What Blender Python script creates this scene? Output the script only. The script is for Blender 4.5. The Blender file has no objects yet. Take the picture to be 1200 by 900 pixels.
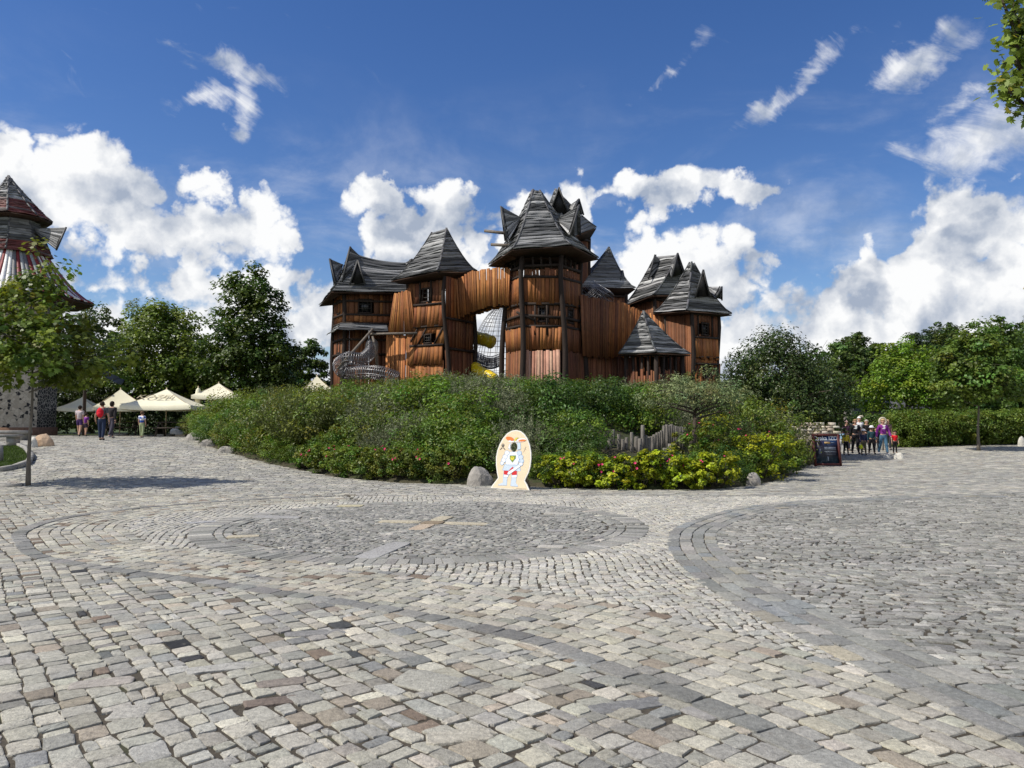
import bpy, bmesh, math, random
import numpy as np
from mathutils import Vector, Matrix, Euler
R = math.radians; PI = math.pi
rng = np.random.default_rng(7)
random.seed(7)
S = bpy.context.scene
COL = S.collection

# ------------------------------------------------------------------ camera
F = 903.0; PITCH = R(2.85); CAMH = 1.6
cam_d = bpy.data.cameras.new('camera'); cam = bpy.data.objects.new('camera', cam_d); COL.objects.link(cam)
cam_d.sensor_width = 36; cam_d.lens = F/1200*36; cam_d.clip_end = 9000; cam_d.clip_start = .05
cam.location = (0, 0, CAMH); cam.rotation_euler = (R(90)+PITCH, 0, 0)
S.camera = cam
CP, SP = math.cos(PITCH), math.sin(PITCH)
def P(px, py, D):
    """point seen at photo pixel px,py standing D metres ahead of the camera"""
    x = (px-600)/F; y = (450-py)/F
    t = D/(CP - y*SP)
    return Vector((x*t, D, CAMH + t*(SP + y*CP)))
def ss(a, b, x):
    t = np.clip((x-a)/(b-a), 0, 1); return t*t*(3-2*t)
def G(x, y):
    """height of the ground"""
    return 0.86*ss(17, 37, y)*ss(-5, -14, x) + 0.55*ss(24, 46, y)*ss(9, 24, x)
def ground_at(px, py):
    a, b = 2.0, 200.0
    for _ in range(60):
        m = (a+b)/2; p = P(px, py, m)
        if p.z > float(G(p.x, p.y)): a = m
        else: b = m
    p = P(px, py, (a+b)/2); return Vector((p.x, p.y, float(G(p.x, p.y))))

# ------------------------------------------------------------------ render look
S.view_settings.view_transform = 'Standard'; S.view_settings.look = 'None'
S.view_settings.exposure = 0.08; S.view_settings.gamma = 1.0
S.render.engine = 'CYCLES'
S.cycles.max_bounces = 6; S.cycles.transparent_max_bounces = 8
S.cycles.diffuse_bounces = 3; S.cycles.glossy_bounces = 3; S.cycles.transmission_bounces = 4
S.cycles.use_denoising = True
S.cycles.sample_clamp_indirect = 6

# ------------------------------------------------------------------ node helpers
class NT:
    def __init__(s, tree): s.t = tree; tree.nodes.clear()
    def n(s, typ, **kw):
        nd = s.t.nodes.new(typ)
        for k, v in kw.items():
            if k == 'i':
                for kk, vv in v.items():
                    if isinstance(vv, bpy.types.NodeSocket): s.t.links.new(vv, nd.inputs[kk])
                    else: nd.inputs[kk].default_value = vv
            else: setattr(nd, k, v)
        return nd
    def link(s, a, b): s.t.links.new(a, b)
    def math(s, op, a, b=0.0, c=None, clamp=False):
        nd = s.t.nodes.new('ShaderNodeMath'); nd.operation = op; nd.use_clamp = clamp
        for k, v in enumerate((a, b) if c is None else (a, b, c)):
            if isinstance(v, bpy.types.NodeSocket): s.t.links.new(v, nd.inputs[k])
            else: nd.inputs[k].default_value = v
        return nd.outputs[0]
    def vmath(s, op, a, b=(0, 0, 0)):
        nd = s.t.nodes.new('ShaderNodeVectorMath'); nd.operation = op
        for k, v in enumerate((a, b)):
            if isinstance(v, bpy.types.NodeSocket): s.t.links.new(v, nd.inputs[k])
            else: nd.inputs[k].default_value = v
        return nd.outputs['Value'] if op in ('LENGTH', 'DOT_PRODUCT', 'DISTANCE') else nd.outputs[0]
    def mapr(s, v, a, b, c, d, smooth=False, clamp=True):
        nd = s.t.nodes.new('ShaderNodeMapRange'); nd.clamp = clamp
        if smooth: nd.interpolation_type = 'SMOOTHSTEP'
        s.t.links.new(v, nd.inputs[0])
        for k, x in zip((1, 2, 3, 4), (a, b, c, d)): nd.inputs[k].default_value = x
        return nd.outputs[0]
    def mix(s, f, a, b, mode='MIX'):
        nd = s.t.nodes.new('ShaderNodeMix'); nd.data_type = 'RGBA'; nd.blend_type = mode
        for k, v in ((0, f), (6, a), (7, b)):
            if isinstance(v, bpy.types.NodeSocket): s.t.links.new(v, nd.inputs[k])
            else: nd.inputs[k].default_value = v if k == 0 else ((*v, 1) if len(v) == 3 else v)
        return nd.outputs[2]
    def noise(s, vec, scale, detail=4, rough=.55, dist=0.0):
        nd = s.t.nodes.new('ShaderNodeTexNoise')
        if vec is not None: s.t.links.new(vec, nd.inputs['Vector'])
        nd.inputs['Scale'].default_value = scale; nd.inputs['Detail'].default_value = detail
        nd.inputs['Roughness'].default_value = rough; nd.inputs['Distortion'].default_value = dist
        return nd.outputs[0]

MATS = {}
def mat(name, color=(.5, .5, .5), rough=.8, attr=False, nscale=0, namt=0.0, stretch=(1, 1, 1), bump=0.0, bscale=30,
        metal=0.0, spec=.3, coarse=None, spots=None, fine=None):
    """a procedural surface: base colour (or the per-piece colour attribute) broken up by noise at up to three sizes"""
    if name in MATS: return MATS[name]
    m = bpy.data.materials.new(name); m.use_nodes = True; t = NT(m.node_tree)
    out = t.n('ShaderNodeOutputMaterial'); b = t.n('ShaderNodeBsdfPrincipled')
    b.inputs['Roughness'].default_value = rough; b.inputs['Metallic'].default_value = metal
    b.inputs['Specular IOR Level'].default_value = spec
    tc = t.n('ShaderNodeTexCoord').outputs['Object']
    vec = t.vmath('MULTIPLY', tc, stretch)
    if attr:
        c = t.n('ShaderNodeAttribute', attribute_name='col').outputs['Color']
    else:
        c = t.n('ShaderNodeRGB').outputs[0]; c.default_value = (*color, 1)
    def dark(cc, v, lo, hi): 
        f = t.mapr(v, .25, .75, lo, hi)
        cb = t.n('ShaderNodeCombineColor'); 
        for k in range(3): t.link(f, cb.inputs[k])
        return t.mix(1.0, cc, cb.outputs[0], 'MULTIPLY')
    if namt: c = dark(c, t.noise(vec, nscale, 5, .65), 1-namt, 1+namt)
    if fine: c = dark(c, t.noise(tc, fine[0], 3, .7), 1-fine[1], 1+fine[1])
    if coarse: c = dark(c, t.noise(tc, coarse[0], 3, .6), 1-coarse[1], 1+coarse[1])
    if spots:   # (scale, threshold, colour)
        v = t.noise(tc, spots[0], 4, .6); f = t.mapr(v, spots[1], spots[1]+.08, 0, spots[3] if len(spots) > 3 else 1)
        c = t.mix(f, c, spots[2])
    t.link(c, b.inputs['Base Color'])
    if bump:
        bn = t.n('ShaderNodeBump'); bn.inputs['Strength'].default_value = 1.0; bn.inputs['Distance'].default_value = bump
        t.link(t.noise(vec, bscale, 5, .65), bn.inputs['Height']); t.link(bn.outputs[0], b.inputs['Normal'])
    t.link(b.outputs[0], out.inputs[0]); MATS[name] = m
    return m

def leaf_mat(name, gloss=.45, trans=.35, tint=(1.0, 1.0, .55)):
    if name in MATS: return MATS[name]
    m = bpy.data.materials.new(name); m.use_nodes = True; t = NT(m.node_tree)
    out = t.n('ShaderNodeOutputMaterial'); b = t.n('ShaderNodeBsdfPrincipled')
    b.inputs['Roughness'].default_value = gloss; b.inputs['Specular IOR Level'].default_value = .35
    at = t.n('ShaderNodeAttribute', attribute_name='col').outputs['Color']
    oi = t.n('ShaderNodeObjectInfo').outputs['Random']
    hs = t.n('ShaderNodeHueSaturation', i={'Color': at, 'Hue': t.mapr(oi, 0, 1, .49, .51), 'Value': t.mapr(oi, 0, 1, .86, 1.12)}).outputs[0]
    t.link(hs, b.inputs['Base Color'])
    tr = t.n('ShaderNodeBsdfTranslucent', i={'Color': t.mix(1.0, hs, tint, 'MULTIPLY')})
    mx = t.n('ShaderNodeMixShader', i={0: trans}); t.link(b.outputs[0], mx.inputs[1]); t.link(tr.outputs[0], mx.inputs[2])
    t.link(mx.outputs[0], out.inputs[0]); MATS[name] = m
    return m

# ------------------------------------------------------------------ object helpers
def tag(o, label=None, cat=None, group=None, kind=None):
    if label: o['label'] = label
    if cat: o['category'] = cat
    if group: o['group'] = group
    if kind: o['kind'] = kind
    return o
def empty(name, loc, rz=0.0):
    o = bpy.data.objects.new(name, None); o.empty_display_size = .2; COL.objects.link(o)
    o.location = loc; o.rotation_euler = (0, 0, rz); return o
def mesh_np(name, V, faces_flat, sizes, cols=None, smooth=False, midx=None):
    """mesh from arrays; faces_flat = loop vertex indices, sizes = loop count per face; cols per vertex"""
    me = bpy.data.meshes.new(name)
    V = np.asarray(V, np.float32); L = np.asarray(faces_flat, np.int32); sizes = np.asarray(sizes, np.int32)
    me.vertices.add(len(V)); me.vertices.foreach_set('co', V.ravel())
    me.loops.add(len(L)); me.loops.foreach_set('vertex_index', L)
    me.polygons.add(len(sizes)); st = np.zeros(len(sizes), np.int32); st[1:] = np.cumsum(sizes)[:-1]
    me.polygons.foreach_set('loop_start', st)
    if smooth: me.polygons.foreach_set('use_smooth', np.ones(len(sizes), bool))
    if midx is not None: me.polygons.foreach_set('material_index', np.asarray(midx, np.int32))
    me.update(calc_edges=True); me.validate()
    if cols is not None:
        a = me.color_attributes.new('col', 'FLOAT_COLOR', 'POINT')
        c4 = np.ones((len(V), 4), np.float32); c4[:, :3] = cols; a.data.foreach_set('color', c4.ravel())
    return me
def link(name, me, mats=None, parent=None, loc=None):
    o = bpy.data.objects.new(name, me); COL.objects.link(o)
    if mats is not None:
        for m in (mats if isinstance(mats, (list, tuple)) else [mats]): me.materials.append(m)
    if parent is not None:
        o.parent = parent
        mi = parent_inv(parent); o.matrix_parent_inverse = Matrix.Identity(4)
        if getattr(me, 'is_world', True) and mi is not None: me.transform(mi)
    if loc is not None: o.location = loc
    return o
_world = {}
def parent_inv(p):
    """world-space meshes are brought into the parent's frame"""
    M = Matrix.Identity(4); q = p; chain = []
    while q is not None: chain.append(q); q = q.parent
    for q in reversed(chain): M = M @ (Matrix.Translation(q.location) @ q.rotation_euler.to_matrix().to_4x4())
    return M.inverted()

class MB:
    """collects shapes for ONE mesh object"""
    def __init__(s): s.v = []; s.f = []; s.c = []; s.m = []
    def add(s, vs, fs, col=(.5, .5, .5), mi=0):
        b = len(s.v); s.v += [tuple(v) for v in vs]; s.c += [col]*len(vs)
        for f in fs: s.f.append([b+i for i in f]); s.m.append(mi)
    def hexa(s, a, b, c, d, e, f, g, h, col=(.5, .5, .5), mi=0):
        """abcd bottom ring, efgh top ring"""
        s.add([a, b, c, d, e, f, g, h], [(3, 2, 1, 0), (4, 5, 6, 7), (0, 1, 5, 4), (1, 2, 6, 5), (2, 3, 7, 6), (3, 0, 4, 7)], col, mi)
    def box(s, c, size, rot=None, col=(.5, .5, .5), mi=0, taper=1.0):
        hx, hy, hz = size[0]/2, size[1]/2, size[2]/2
        ps = [Vector((x*hx*k, y*hy*k, z*hz)) for z, k in ((-1, 1), (1, taper)) for x, y in ((-1, -1), (1, -1), (1, 1), (-1, 1))]
        if rot is not None:
            M = rot if isinstance(rot, Matrix) else Euler(rot).to_matrix()
            ps = [M @ p for p in ps]
        s.hexa(*[p+Vector(c) for p in ps], col=col, mi=mi)
    def beam(s, a, b, w, h=None, col=(.5, .5, .5), mi=0, side=None):
        """square bar between two points"""
        a = Vector(a); b = Vector(b); h = h or w; d = (b-a).normalized()
        up = Vector((0, 0, 1)) if abs(d.z) < .9 else Vector((0, 1, 0))
        x = d.cross(up).normalized() if side is None else Vector(side).normalized(); y = x.cross(d).normalized()
        x = x*w/2; y = y*h/2
        s.hexa(a-x-y, a+x-y, a+x+y, a-x+y, b-x-y, b+x-y, b+x+y, b-x+y, col=col, mi=mi)
    def tube(s, pts, rad, k=8, col=(.5, .5, .5), mi=0, cap=True):
        pts = [Vector(p) for p in pts]; n = len(pts)
        if not hasattr(rad, '__len__'): rad = [rad]*n
        rings = []; prevx = None
        for i, p in enumerate(pts):
            d = (pts[min(i+1, n-1)]-pts[max(i-1, 0)]).normalized()
            if prevx is None:
                up = Vector((0, 0, 1)) if abs(d.z) < .9 else Vector((1, 0, 0))
                x = d.cross(up).normalized()
            else: x = (prevx - d*prevx.dot(d)).normalized()
            prevx = x; y = d.cross(x)
            rings.append([p + (x*math.cos(2*math.pi*j/k)+y*math.sin(2*math.pi*j/k))*rad[i] for j in range(k)])
        vs = [v for r in rings for v in r]; fs = []
        for i in range(n-1):
            for j in range(k): fs.append((i*k+j, i*k+(j+1) % k, (i+1)*k+(j+1) % k, (i+1)*k+j))
        if cap: fs.append(tuple(range(k-1, -1, -1))); fs.append(tuple((n-1)*k+j for j in range(k)))
        s.add(vs, fs, col, mi)
    def blob(s, c, r, seg=10, rings=7, col=(.5, .5, .5), mi=0, jit=0.0, rot=None):
        vs = []; fs = []; c = Vector(c)
        M = rot if rot is not None else Matrix.Identity(3)
        for i in range(rings+1):
            th = math.pi*i/rings
            for j in range(seg):
                ph = 2*math.pi*j/seg; k = 1+random.uniform(-jit, jit)
                vs.append(c + M @ Vector((r[0]*math.sin(th)*math.cos(ph)*k, r[1]*math.sin(th)*math.sin(ph)*k, r[2]*math.cos(th)*k)))
        for i in range(rings):
            for j in range(seg): fs.append((i*seg+j, (i+1)*seg+j, (i+1)*seg+(j+1) % seg, i*seg+(j+1) % seg))
        s.add(vs, fs, col, mi)
    def mesh(s, name, smooth=False):
        L = [i for f in s.f for i in f]
        return mesh_np(name, s.v, L, [len(f) for f in s.f], np.array(s.c)[:, :3] if s.c else None, smooth, s.m)
    def build(s, name, mats, parent=None, smooth=False):
        return link(name, s.mesh(name, smooth), mats, parent)
def children(o): return [c for c in COL.objects if c.parent == o]
def copy_tree(o, loc=None, rz=None, label=None, group=None, scale=None):
    r = o.copy(); COL.objects.link(r)
    if loc is not None: r.location = loc
    if rz is not None: r.rotation_euler = (0, 0, rz)
    if scale is not None: r.scale = scale if hasattr(scale, '__len__') else (scale,)*3
    if label: r['label'] = label
    if group: r['group'] = group
    for ch in o.children:
        c = ch.copy(); COL.objects.link(c); c.parent = r
        for g in ch.children:
            d = g.copy(); COL.objects.link(d); d.parent = c
    return r
def vary(c, a=.15, h=.04):
    k = 1+random.uniform(-a, a); return tuple(max(0, x*k*(1+random.uniform(-h, h))) for x in c)
# ------------------------------------------------------------------ people kit
skin_m = mat('skin', (.50, .30, .21), .6, nscale=3, namt=.08); dskin_m = mat('tanned_skin', (.36, .20, .13), .6, nscale=3, namt=.08)
def cloth(c): return mat('cloth_%d_%d_%d' % tuple(int(x*255) for x in c), c, .9, nscale=6, namt=.15, bump=.004, bscale=40)
def skinned(name, V, E, Rr, root=0, sub=1):
    me = bpy.data.meshes.new(name); me.from_pydata([tuple(v) for v in V], E, []); ob = bpy.data.objects.new(name, me); COL.objects.link(ob)
    ob.modifiers.new('Skin', 'SKIN'); d = me.skin_vertices[0].data
    for i, r in enumerate(Rr): d[i].radius = (r, r) if not hasattr(r, '__len__') else r; d[i].use_root = (i == root)
    m = ob.modifiers.new('Subsurf', 'SUBSURF'); m.levels = sub; m.render_levels = sub
    dg = bpy.context.evaluated_depsgraph_get(); res = bpy.data.meshes.new_from_object(ob.evaluated_get(dg)); bpy.data.objects.remove(ob); bpy.data.meshes.remove(me)
    res.polygons.foreach_set('use_smooth', np.ones(len(res.polygons), bool)); res.name = name; return res
def person(loc, h, heading, label, top, bottom, hair, hairlen=.0, kid=0.0, stride=.22, sleeve='short', legs='long', hat=None, bag=None, group=None, sk=None, shoes=(.05, .05, .055), open_front=None, stripes=None, armout=0.0, hold=None):
    """standing or walking figure facing local -Y, turned by heading"""
    sk = sk or skin_m; hs = 1+.35*kid; wd = 1.0
    J = {}
    J['pel'] = (0, 0, .525); J['wai'] = (0, .004, .61); J['che'] = (0, .006, .715); J['uch'] = (0, .006, .79); J['nec'] = (0, .0, .845)
    hz = .845
    J['hb'] = (0, -.006, hz+.035*hs); J['hm'] = (0, -.012, hz+.075*hs); J['ht'] = (0, -.006, hz+.122*hs)
    for s, n in ((-1, 'l'), (1, 'r')):
        sw = stride*s; J['sh'+n] = (s*.098, .006, .800)
        a = -sw*.8; ao = .10+armout; u = .165
        J['el'+n] = (s*(.098+u*math.sin(ao)), .01+u*math.sin(a), .80-u*math.cos(a))
        e = J['el'+n]; b = a-.28; J['wr'+n] = (e[0]+s*.01, e[1]+.14*math.sin(b), e[2]-.14*math.cos(b)); w = J['wr'+n]; J['pa'+n] = (w[0], w[1]+.035*math.sin(b), w[2]-.035*math.cos(b))
        J['hi'+n] = (s*.05, 0, .50); k = -sw; J['kn'+n] = (s*.054, .225*math.sin(k), .50-.225*math.cos(k)); q = J['kn'+n]
        k2 = k+max(0, sw)*0+(.30 if sw < 0 else .06)*abs(stride)/.22*.6; J['an'+n] = (q[0], q[1]+.235*math.sin(k2), q[2]-.235*math.cos(k2))
        J['to'+n] = (q[0]+s*.008, J['an'+n][1]-.075, J['an'+n][2]-.022)
    zmin = min(J['tol'][2], J['tor'][2])-.015
    J = {k: Vector((v[0]*h, v[1]*h, (v[2]-zmin)*h)) for k, v in J.items()}
    order = ['pel', 'wai', 'che', 'uch', 'nec', 'hb', 'hm', 'ht', 'shl', 'ell', 'wrl', 'pal', 'shr', 'elr', 'wrr', 'par', 'hil', 'knl', 'anl', 'tol', 'hir', 'knr', 'anr', 'tor']
    rad = dict(pel=.078, wai=.070, che=.080, uch=.066, nec=.030, hb=.045*hs, hm=.056*hs, ht=.040*hs, shl=.038, shr=.038, ell=.026, elr=.026, wrl=.018, wrr=.018, pal=.020, par=.020, hil=.055, hir=.055, knl=.036, knr=.036, anl=.024, anr=.024, tol=.022, tor=.022)
    edges = [('pel', 'wai'), ('wai', 'che'), ('che', 'uch'), ('uch', 'nec'), ('nec', 'hb'), ('hb', 'hm'), ('hm', 'ht'), ('uch', 'shl'), ('shl', 'ell'), ('ell', 'wrl'), ('wrl', 'pal'), ('uch', 'shr'), ('shr', 'elr'), ('elr', 'wrr'), ('wrr', 'par'), ('pel', 'hil'), ('hil', 'knl'), ('knl', 'anl'), ('anl', 'tol'), ('pel', 'hir'), ('hir', 'knr'), ('knr', 'anr'), ('anr', 'tor')]
    def grow(name, names, extra, k=1.0, J2=None):
        JJ = dict(J); JJ.update(J2 or {}); ix = {n: i for i, n in enumerate(names)}
        return skinned(name, [JJ[n] for n in names], [(ix[a], ix[b]) for a, b in edges+extra if a in ix and b in ix], [(rad.get(n, .05)*k+extra_r.get(n, 0))*h for n in names])
    extra_r = {}
    root = empty('person', loc, heading); tag(root, label, 'person', group)
    body = grow('body', order, [])
    # fingers, thumb, face: added to the same body mesh
    bm = bmesh.new(); bm.from_mesh(body)
    def cone(a, b, r0, r1, mi=0):
        a = Vector(a); b = Vector(b); d = (b-a).normalized(); x = d.orthogonal().normalized(); y = d.cross(x); r = []
        for p, rr in ((a, r0), (lerp_(a, b, .55)+x*r0*.3, (r0+r1)/2), (b, r1)): r.append([bm.verts.new(p+(x*math.cos(j*1.2566)+y*math.sin(j*1.2566))*rr) for j in range(5)])
        for i in range(2):
            for j in range(5): f = bm.faces.new((r[i][j], r[i][(j+1) % 5], r[i+1][(j+1) % 5], r[i+1][j])); f.material_index = mi; f.smooth = True
        f = bm.faces.new(r[2]); f.material_index = mi
    def lerp_(a, b, k): return a+(b-a)*k
    for n, s in (('l', -1), ('r', 1)):
        pa = J['pa'+n]; d = (pa-J['wr'+n]).normalized(); side = Vector((0, 1, 0))
        for q, L in enumerate((.036, .042, .040, .032)):
            o = pa+side*(q-1.5)*.010*h+d*.012*h; cone(o, o+d*L*h+Vector((-s*.010*h, 0, 0)), .0062*h, .0045*h)
        cone(pa+side*-.014*h, pa+side*-.030*h+d*.022*h, .0068*h, .005*h)
    hm = J['hm']; f = Vector((0, -1, 0))
    cone(hm+f*.050*h*hs+Vector((0, 0, .004*h)), hm+f*.068*h*hs+Vector((0, 0, -.010*h)), .010*h, .009*h)      # nose
    for s in (-1, 1):
        cone(hm+Vector((s*.054*h*hs, .004*h, -.004*h)), hm+Vector((s*.066*h*hs, .010*h, .004*h)), .016*h, .012*h)     # ears
        cone(hm+f*.050*h*hs+Vector((s*.021*h*hs, 0, .012*h)), hm+f*.0575*h*hs+Vector((s*.021*h*hs, 0, .012*h)), .008*h, .006*h, 1)   # eyes
    cone(hm+f*.050*h*hs+Vector((-.014*h, 0, -.030*h)), hm+f*.052*h*hs+Vector((.014*h, -.002*h, -.030*h)), .0055*h, .0045*h, 2)
    bm.to_mesh(body); bm.free()
    link('body', body, [sk, mat('eye', (.03, .02, .02), .3), mat('lips', (.35, .13, .11), .6)]).parent = root
    # top
    names = ['pel', 'wai', 'che', 'uch', 'shl', 'shr']; J2 = {}
    if sleeve == 'short': J2 = {'ell': lerp_(J['shl'], J['ell'], .75), 'elr': lerp_(J['shr'], J['elr'], .75)}; names += ['ell', 'elr']
    elif sleeve == 'long': names += ['ell', 'elr', 'wrl', 'wrr']
    for n in names: extra_r[n] = .011
    J2['pel'] = J['pel']+Vector((0, 0, .02*h))
    sh = grow('jacket' if sleeve == 'long' else 'shirt', names, [], 1.0, J2)
    so_ = link(sh.name, sh, cloth(top)); so_.parent = root
    if stripes:
        zz = [so_.data.vertices[p.vertices[0]].co.z for p in so_.data.polygons]; so_.data.materials.append(cloth(stripes))
        for p, z in zip(so_.data.polygons, zz): p.material_index = int(z/(h*.055)) % 2
    if open_front:
        so_.data.materials.append(cloth(open_front))
        for p in so_.data.polygons:
            c = p.center
            if c.y < -.02*h and abs(c.x) < .026*h and c.z > .55*h: p.material_index = 1
    # trousers, shorts
    extra_r.clear(); names = ['wai', 'pel', 'hil', 'hir', 'knl', 'knr']; J2 = {}
    if legs == 'long': names += ['anl', 'anr']; J2 = {'anl': J['anl']+Vector((0, 0, .012*h)), 'anr': J['anr']+Vector((0, 0, .012*h))}
    for n in names: extra_r[n] = .008
    extra_r['wai'] = .003
    if legs == 'short': J2 = {'knl': lerp_(J['hil'], J['knl'], .75), 'knr': lerp_(J['hir'], J['knr'], .75)}
    link('trousers' if legs == 'long' else 'shorts', grow('trousers' if legs == 'long' else 'shorts', names, [], 1.0, J2), cloth(bottom)).parent = root
    for n in 'lr':
        mb = MB(); a, t_ = J['an'+n], J['to'+n]; mb.blob((a+t_)/2+Vector((0, -.008*h, .004*h)), (.027*h, .072*h, .028*h), 10, 6); o = link('shoe', mb.mesh('shoe', True), cloth(shoes)); o.parent = root
    # hair / hat
    mb = MB(); c = J['hm']+Vector((0, .010*h, .016*h)); rr = .062*h*hs
    mb.blob(c, (rr*.97, rr*1.0, rr*1.04), 14, 10, jit=.02)
    if hairlen: mb.blob(c+Vector((0, .022*h, -hairlen*h*.5)), (rr*.86, rr*.55, rr*.6+hairlen*h*.5), 12, 8, jit=.03)
    # clear the face
    me_ = mb.mesh('hair', True); b2 = bmesh.new(); b2.from_mesh(me_)
    bmesh.ops.delete(b2, geom=[v for v in b2.verts if v.co.y < hm.y-.012*h and v.co.z < hm.z+.030*h*hs], context='VERTS'); b2.to_mesh(me_); b2.free()
    link('hair', me_, cloth(hair)).parent = root
    if hat:
        mb = MB(); hc = J['hm']+Vector((0, 0, .045*h*hs)); k = 14; prof = [(.061*hs, -.01), (.060*hs, .010), (.053*hs, .03), (.030*hs, .044), (0.002, .047)]
        vs = [hc+Vector((r*h*math.cos(2*math.pi*j/k), r*h*math.sin(2*math.pi*j/k), z*h*hs)) for r, z in prof for j in range(k)]
        fs = [(i*k+j, i*k+(j+1) % k, (i+1)*k+(j+1) % k, (i+1)*k+j) for i in range(len(prof)-1) for j in range(k)]; mb.add(vs, fs)
        br = [hc+Vector((r*h*hs*math.cos(2*math.pi*j/k), r*h*hs*math.sin(2*math.pi*j/k)-.012*h, -.008*h-z*h)) for r, z in ((.058, 0), (.084, .010)) for j in range(k)]
        mb.add(br+[v-Vector((0, 0, .005*h)) for v in br], [(j, (j+1) % k, k+(j+1) % k, k+j) for j in range(k)]+[(3*k+j, 3*k+(j+1) % k, 2*k+(j+1) % k, 2*k+j) for j in range(k)])
        link('hat', mb.mesh('hat', True), cloth(hat)).parent = root
    if bag:
        mb = MB(); c = J['che']+Vector((0, .125*h, -.01*h)); mb.blob(c, (.088*h, .062*h, .125*h), 12, 8); mb.blob(c+Vector((0, .05*h, -.04*h)), (.062*h, .03*h, .06*h), 10, 6)
        for s in (-1, 1): mb.tube([J['uch']+Vector((s*.055*h, .07*h, .03*h)), J['uch']+Vector((s*.062*h, -.02*h, .055*h)), J['che']+Vector((s*.07*h, -.085*h, 0)), J['wai']+Vector((s*.07*h, .05*h, .02*h))], .010*h, 5)
        o = link('backpack', mb.mesh('backpack', True), cloth(bag)); o.parent = empty('backpack', loc, heading); o.name = 'bag_body'
        rb = o.parent; tag(rb, 'red rucksack worn by the man in jeans walking away', 'backpack')
    if hold:   # a small bag hanging from the right hand
        hb = empty('handbag', loc, heading); tag(hb, hold[1], 'bag'); mb = MB(); p = J['pa'+hold[2]]+Vector((0, -.02*h, -.02*h)); mb.blob(p+Vector((0, 0, -.12*h)), (.085*h, .05*h, .085*h), 12, 8); o = link('bag_body', mb.mesh('bag_body', True), cloth(hold[0])); o.parent = hb
        mb = MB(); mb.tube([p+Vector((-.05*h, 0, -.06*h)), p+Vector((-.02*h, 0, 0)), p+Vector((.02*h, 0, 0)), p+Vector((.05*h, 0, -.06*h))], .007*h, 5); o = link('strap', mb.mesh('strap'), cloth(hold[0])); o.parent = hb
    return root
def stand(px, D): x = (px-600)/F*D; return Vector((x, D, float(G(x, D))))
PI = math.pi
# on the left, walking away
person(stand(120, 34.0), 1.73, PI+.12, 'man with short dark hair, grey top and blue jeans walking away under a red rucksack', (.10, .10, .11), (.022, .035, .075), (.03, .02, .015), stride=.12, bag=(.62, .015, .03), armout=.3)
person(stand(131.5, 36.0), 1.78, PI-.1, 'tall person in dark jacket and dark trousers walking away beside the rucksack wearer', (.030, .026, .028), (.055, .05, .07), (.02, .014, .01), hairlen=.05, stride=.3, sleeve='long', shoes=(.3, .3, .3))
person(stand(94, 40.5), 1.66, PI+.1, 'woman in pale top and dark purple shorts walking away in the terrace shade', (.52, .44, .46), (.06, .03, .12), (.02, .014, .01), hairlen=.03, stride=.24, legs='short')
person(stand(101.5, 41.2), 1.25, PI-.2, 'small child in purple dress-like top beside the woman in the pale top', (.20, .04, .30), (.03, .02, .04), (.03, .02, .015), kid=.6, stride=.15, legs='short')
person(stand(167, 37.2), 1.28, PI, 'boy in blue and white striped shirt and pale trousers walking to the parasols', (.72, .74, .78), (.34, .40, .22), (.12, .07, .04), kid=.4, stride=.12, stripes=(.04, .10, .42), shoes=(.2, .2, .2), armout=.1)
# on the right, coming towards the square
SG = 'school group on the right path'
person(stand(1034, 34.6), 1.66, .05, 'blonde woman in purple jacket and jeans leading the school group', (.22, .03, .24), (.07, .16, .25), (.50, .34, .17), hairlen=.02, stride=.26, sleeve='long', open_front=(.75, .72, .72), shoes=(.7, .7, .7), armout=.25)
person(stand(1047.5, 35.3), 1.02, 0, 'small child in red shirt and black trousers standing behind the pale boulders', (.62, .012, .02), (.012, .012, .013), (.05, .03, .02), kid=.8, stride=.06, armout=.1)
person(stand(1001.5, 35.8), 1.64, -.1, 'woman in open black coat over white shirt at the front of the group', (.014, .013, .016), (.016, .016, .02), (.30, .20, .10), hairlen=.06, stride=.2, sleeve='long', open_front=(.72, .76, .74))
person(stand(990.3, 35.2), 1.12, .05, 'child in yellow jacket and black trousers next to the notice board', (.66, .52, .04), (.013, .013, .015), (.25, .16, .08), kid=.6, stride=.15, sleeve='long')
person(stand(985.5, 36.6), 1.15, .1, 'child in pale blue top half hidden by the notice board', (.35, .55, .72), (.5, .5, .52), (.3, .2, .1), kid=.6, stride=.1, hat=(.75, .72, .7))
person(stand(1011, 35.0), 1.14, 0, 'child in white cap and dark blue top carrying a bright yellow bag', (.035, .04, .09), (.10, .09, .06), (.2, .12, .06), kid=.6, stride=.12, sleeve='long', hat=(.78, .78, .76), hold=((.62, .68, .03), 'bright yellow bag carried by the child in the white cap', 'l'))
person(stand(1020.5, 35.4), 1.28, -.05, 'taller child in white sun hat, teal and black jacket and black trousers', (.02, .06, .075), (.012, .013, .016), (.15, .09, .05), kid=.5, stride=.2, sleeve='long', hat=(.80, .80, .80))
person(stand(1006.3, 38.6), 1.66, 0, 'adult in a white hooded top at the back of the group', (.82, .82, .83), (.03, .03, .04), (.80, .80, .80), hairlen=.08, stride=.1, sleeve='long')
person(stand(1014.8, 38.0), 1.52, .1, 'person in black top with pale hair in the back row between two children', (.012, .012, .013), (.02, .02, .022), (.45, .40, .34), stride=.1, sleeve='short')
person(stand(991.5, 38.2), 1.50, .1, 'girl with pinkish hair and dark plum jacket behind the yellow jacket', (.05, .02, .045), (.035, .03, .05), (.55, .34, .33), hairlen=.1, stride=.1, sleeve='long')
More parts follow.
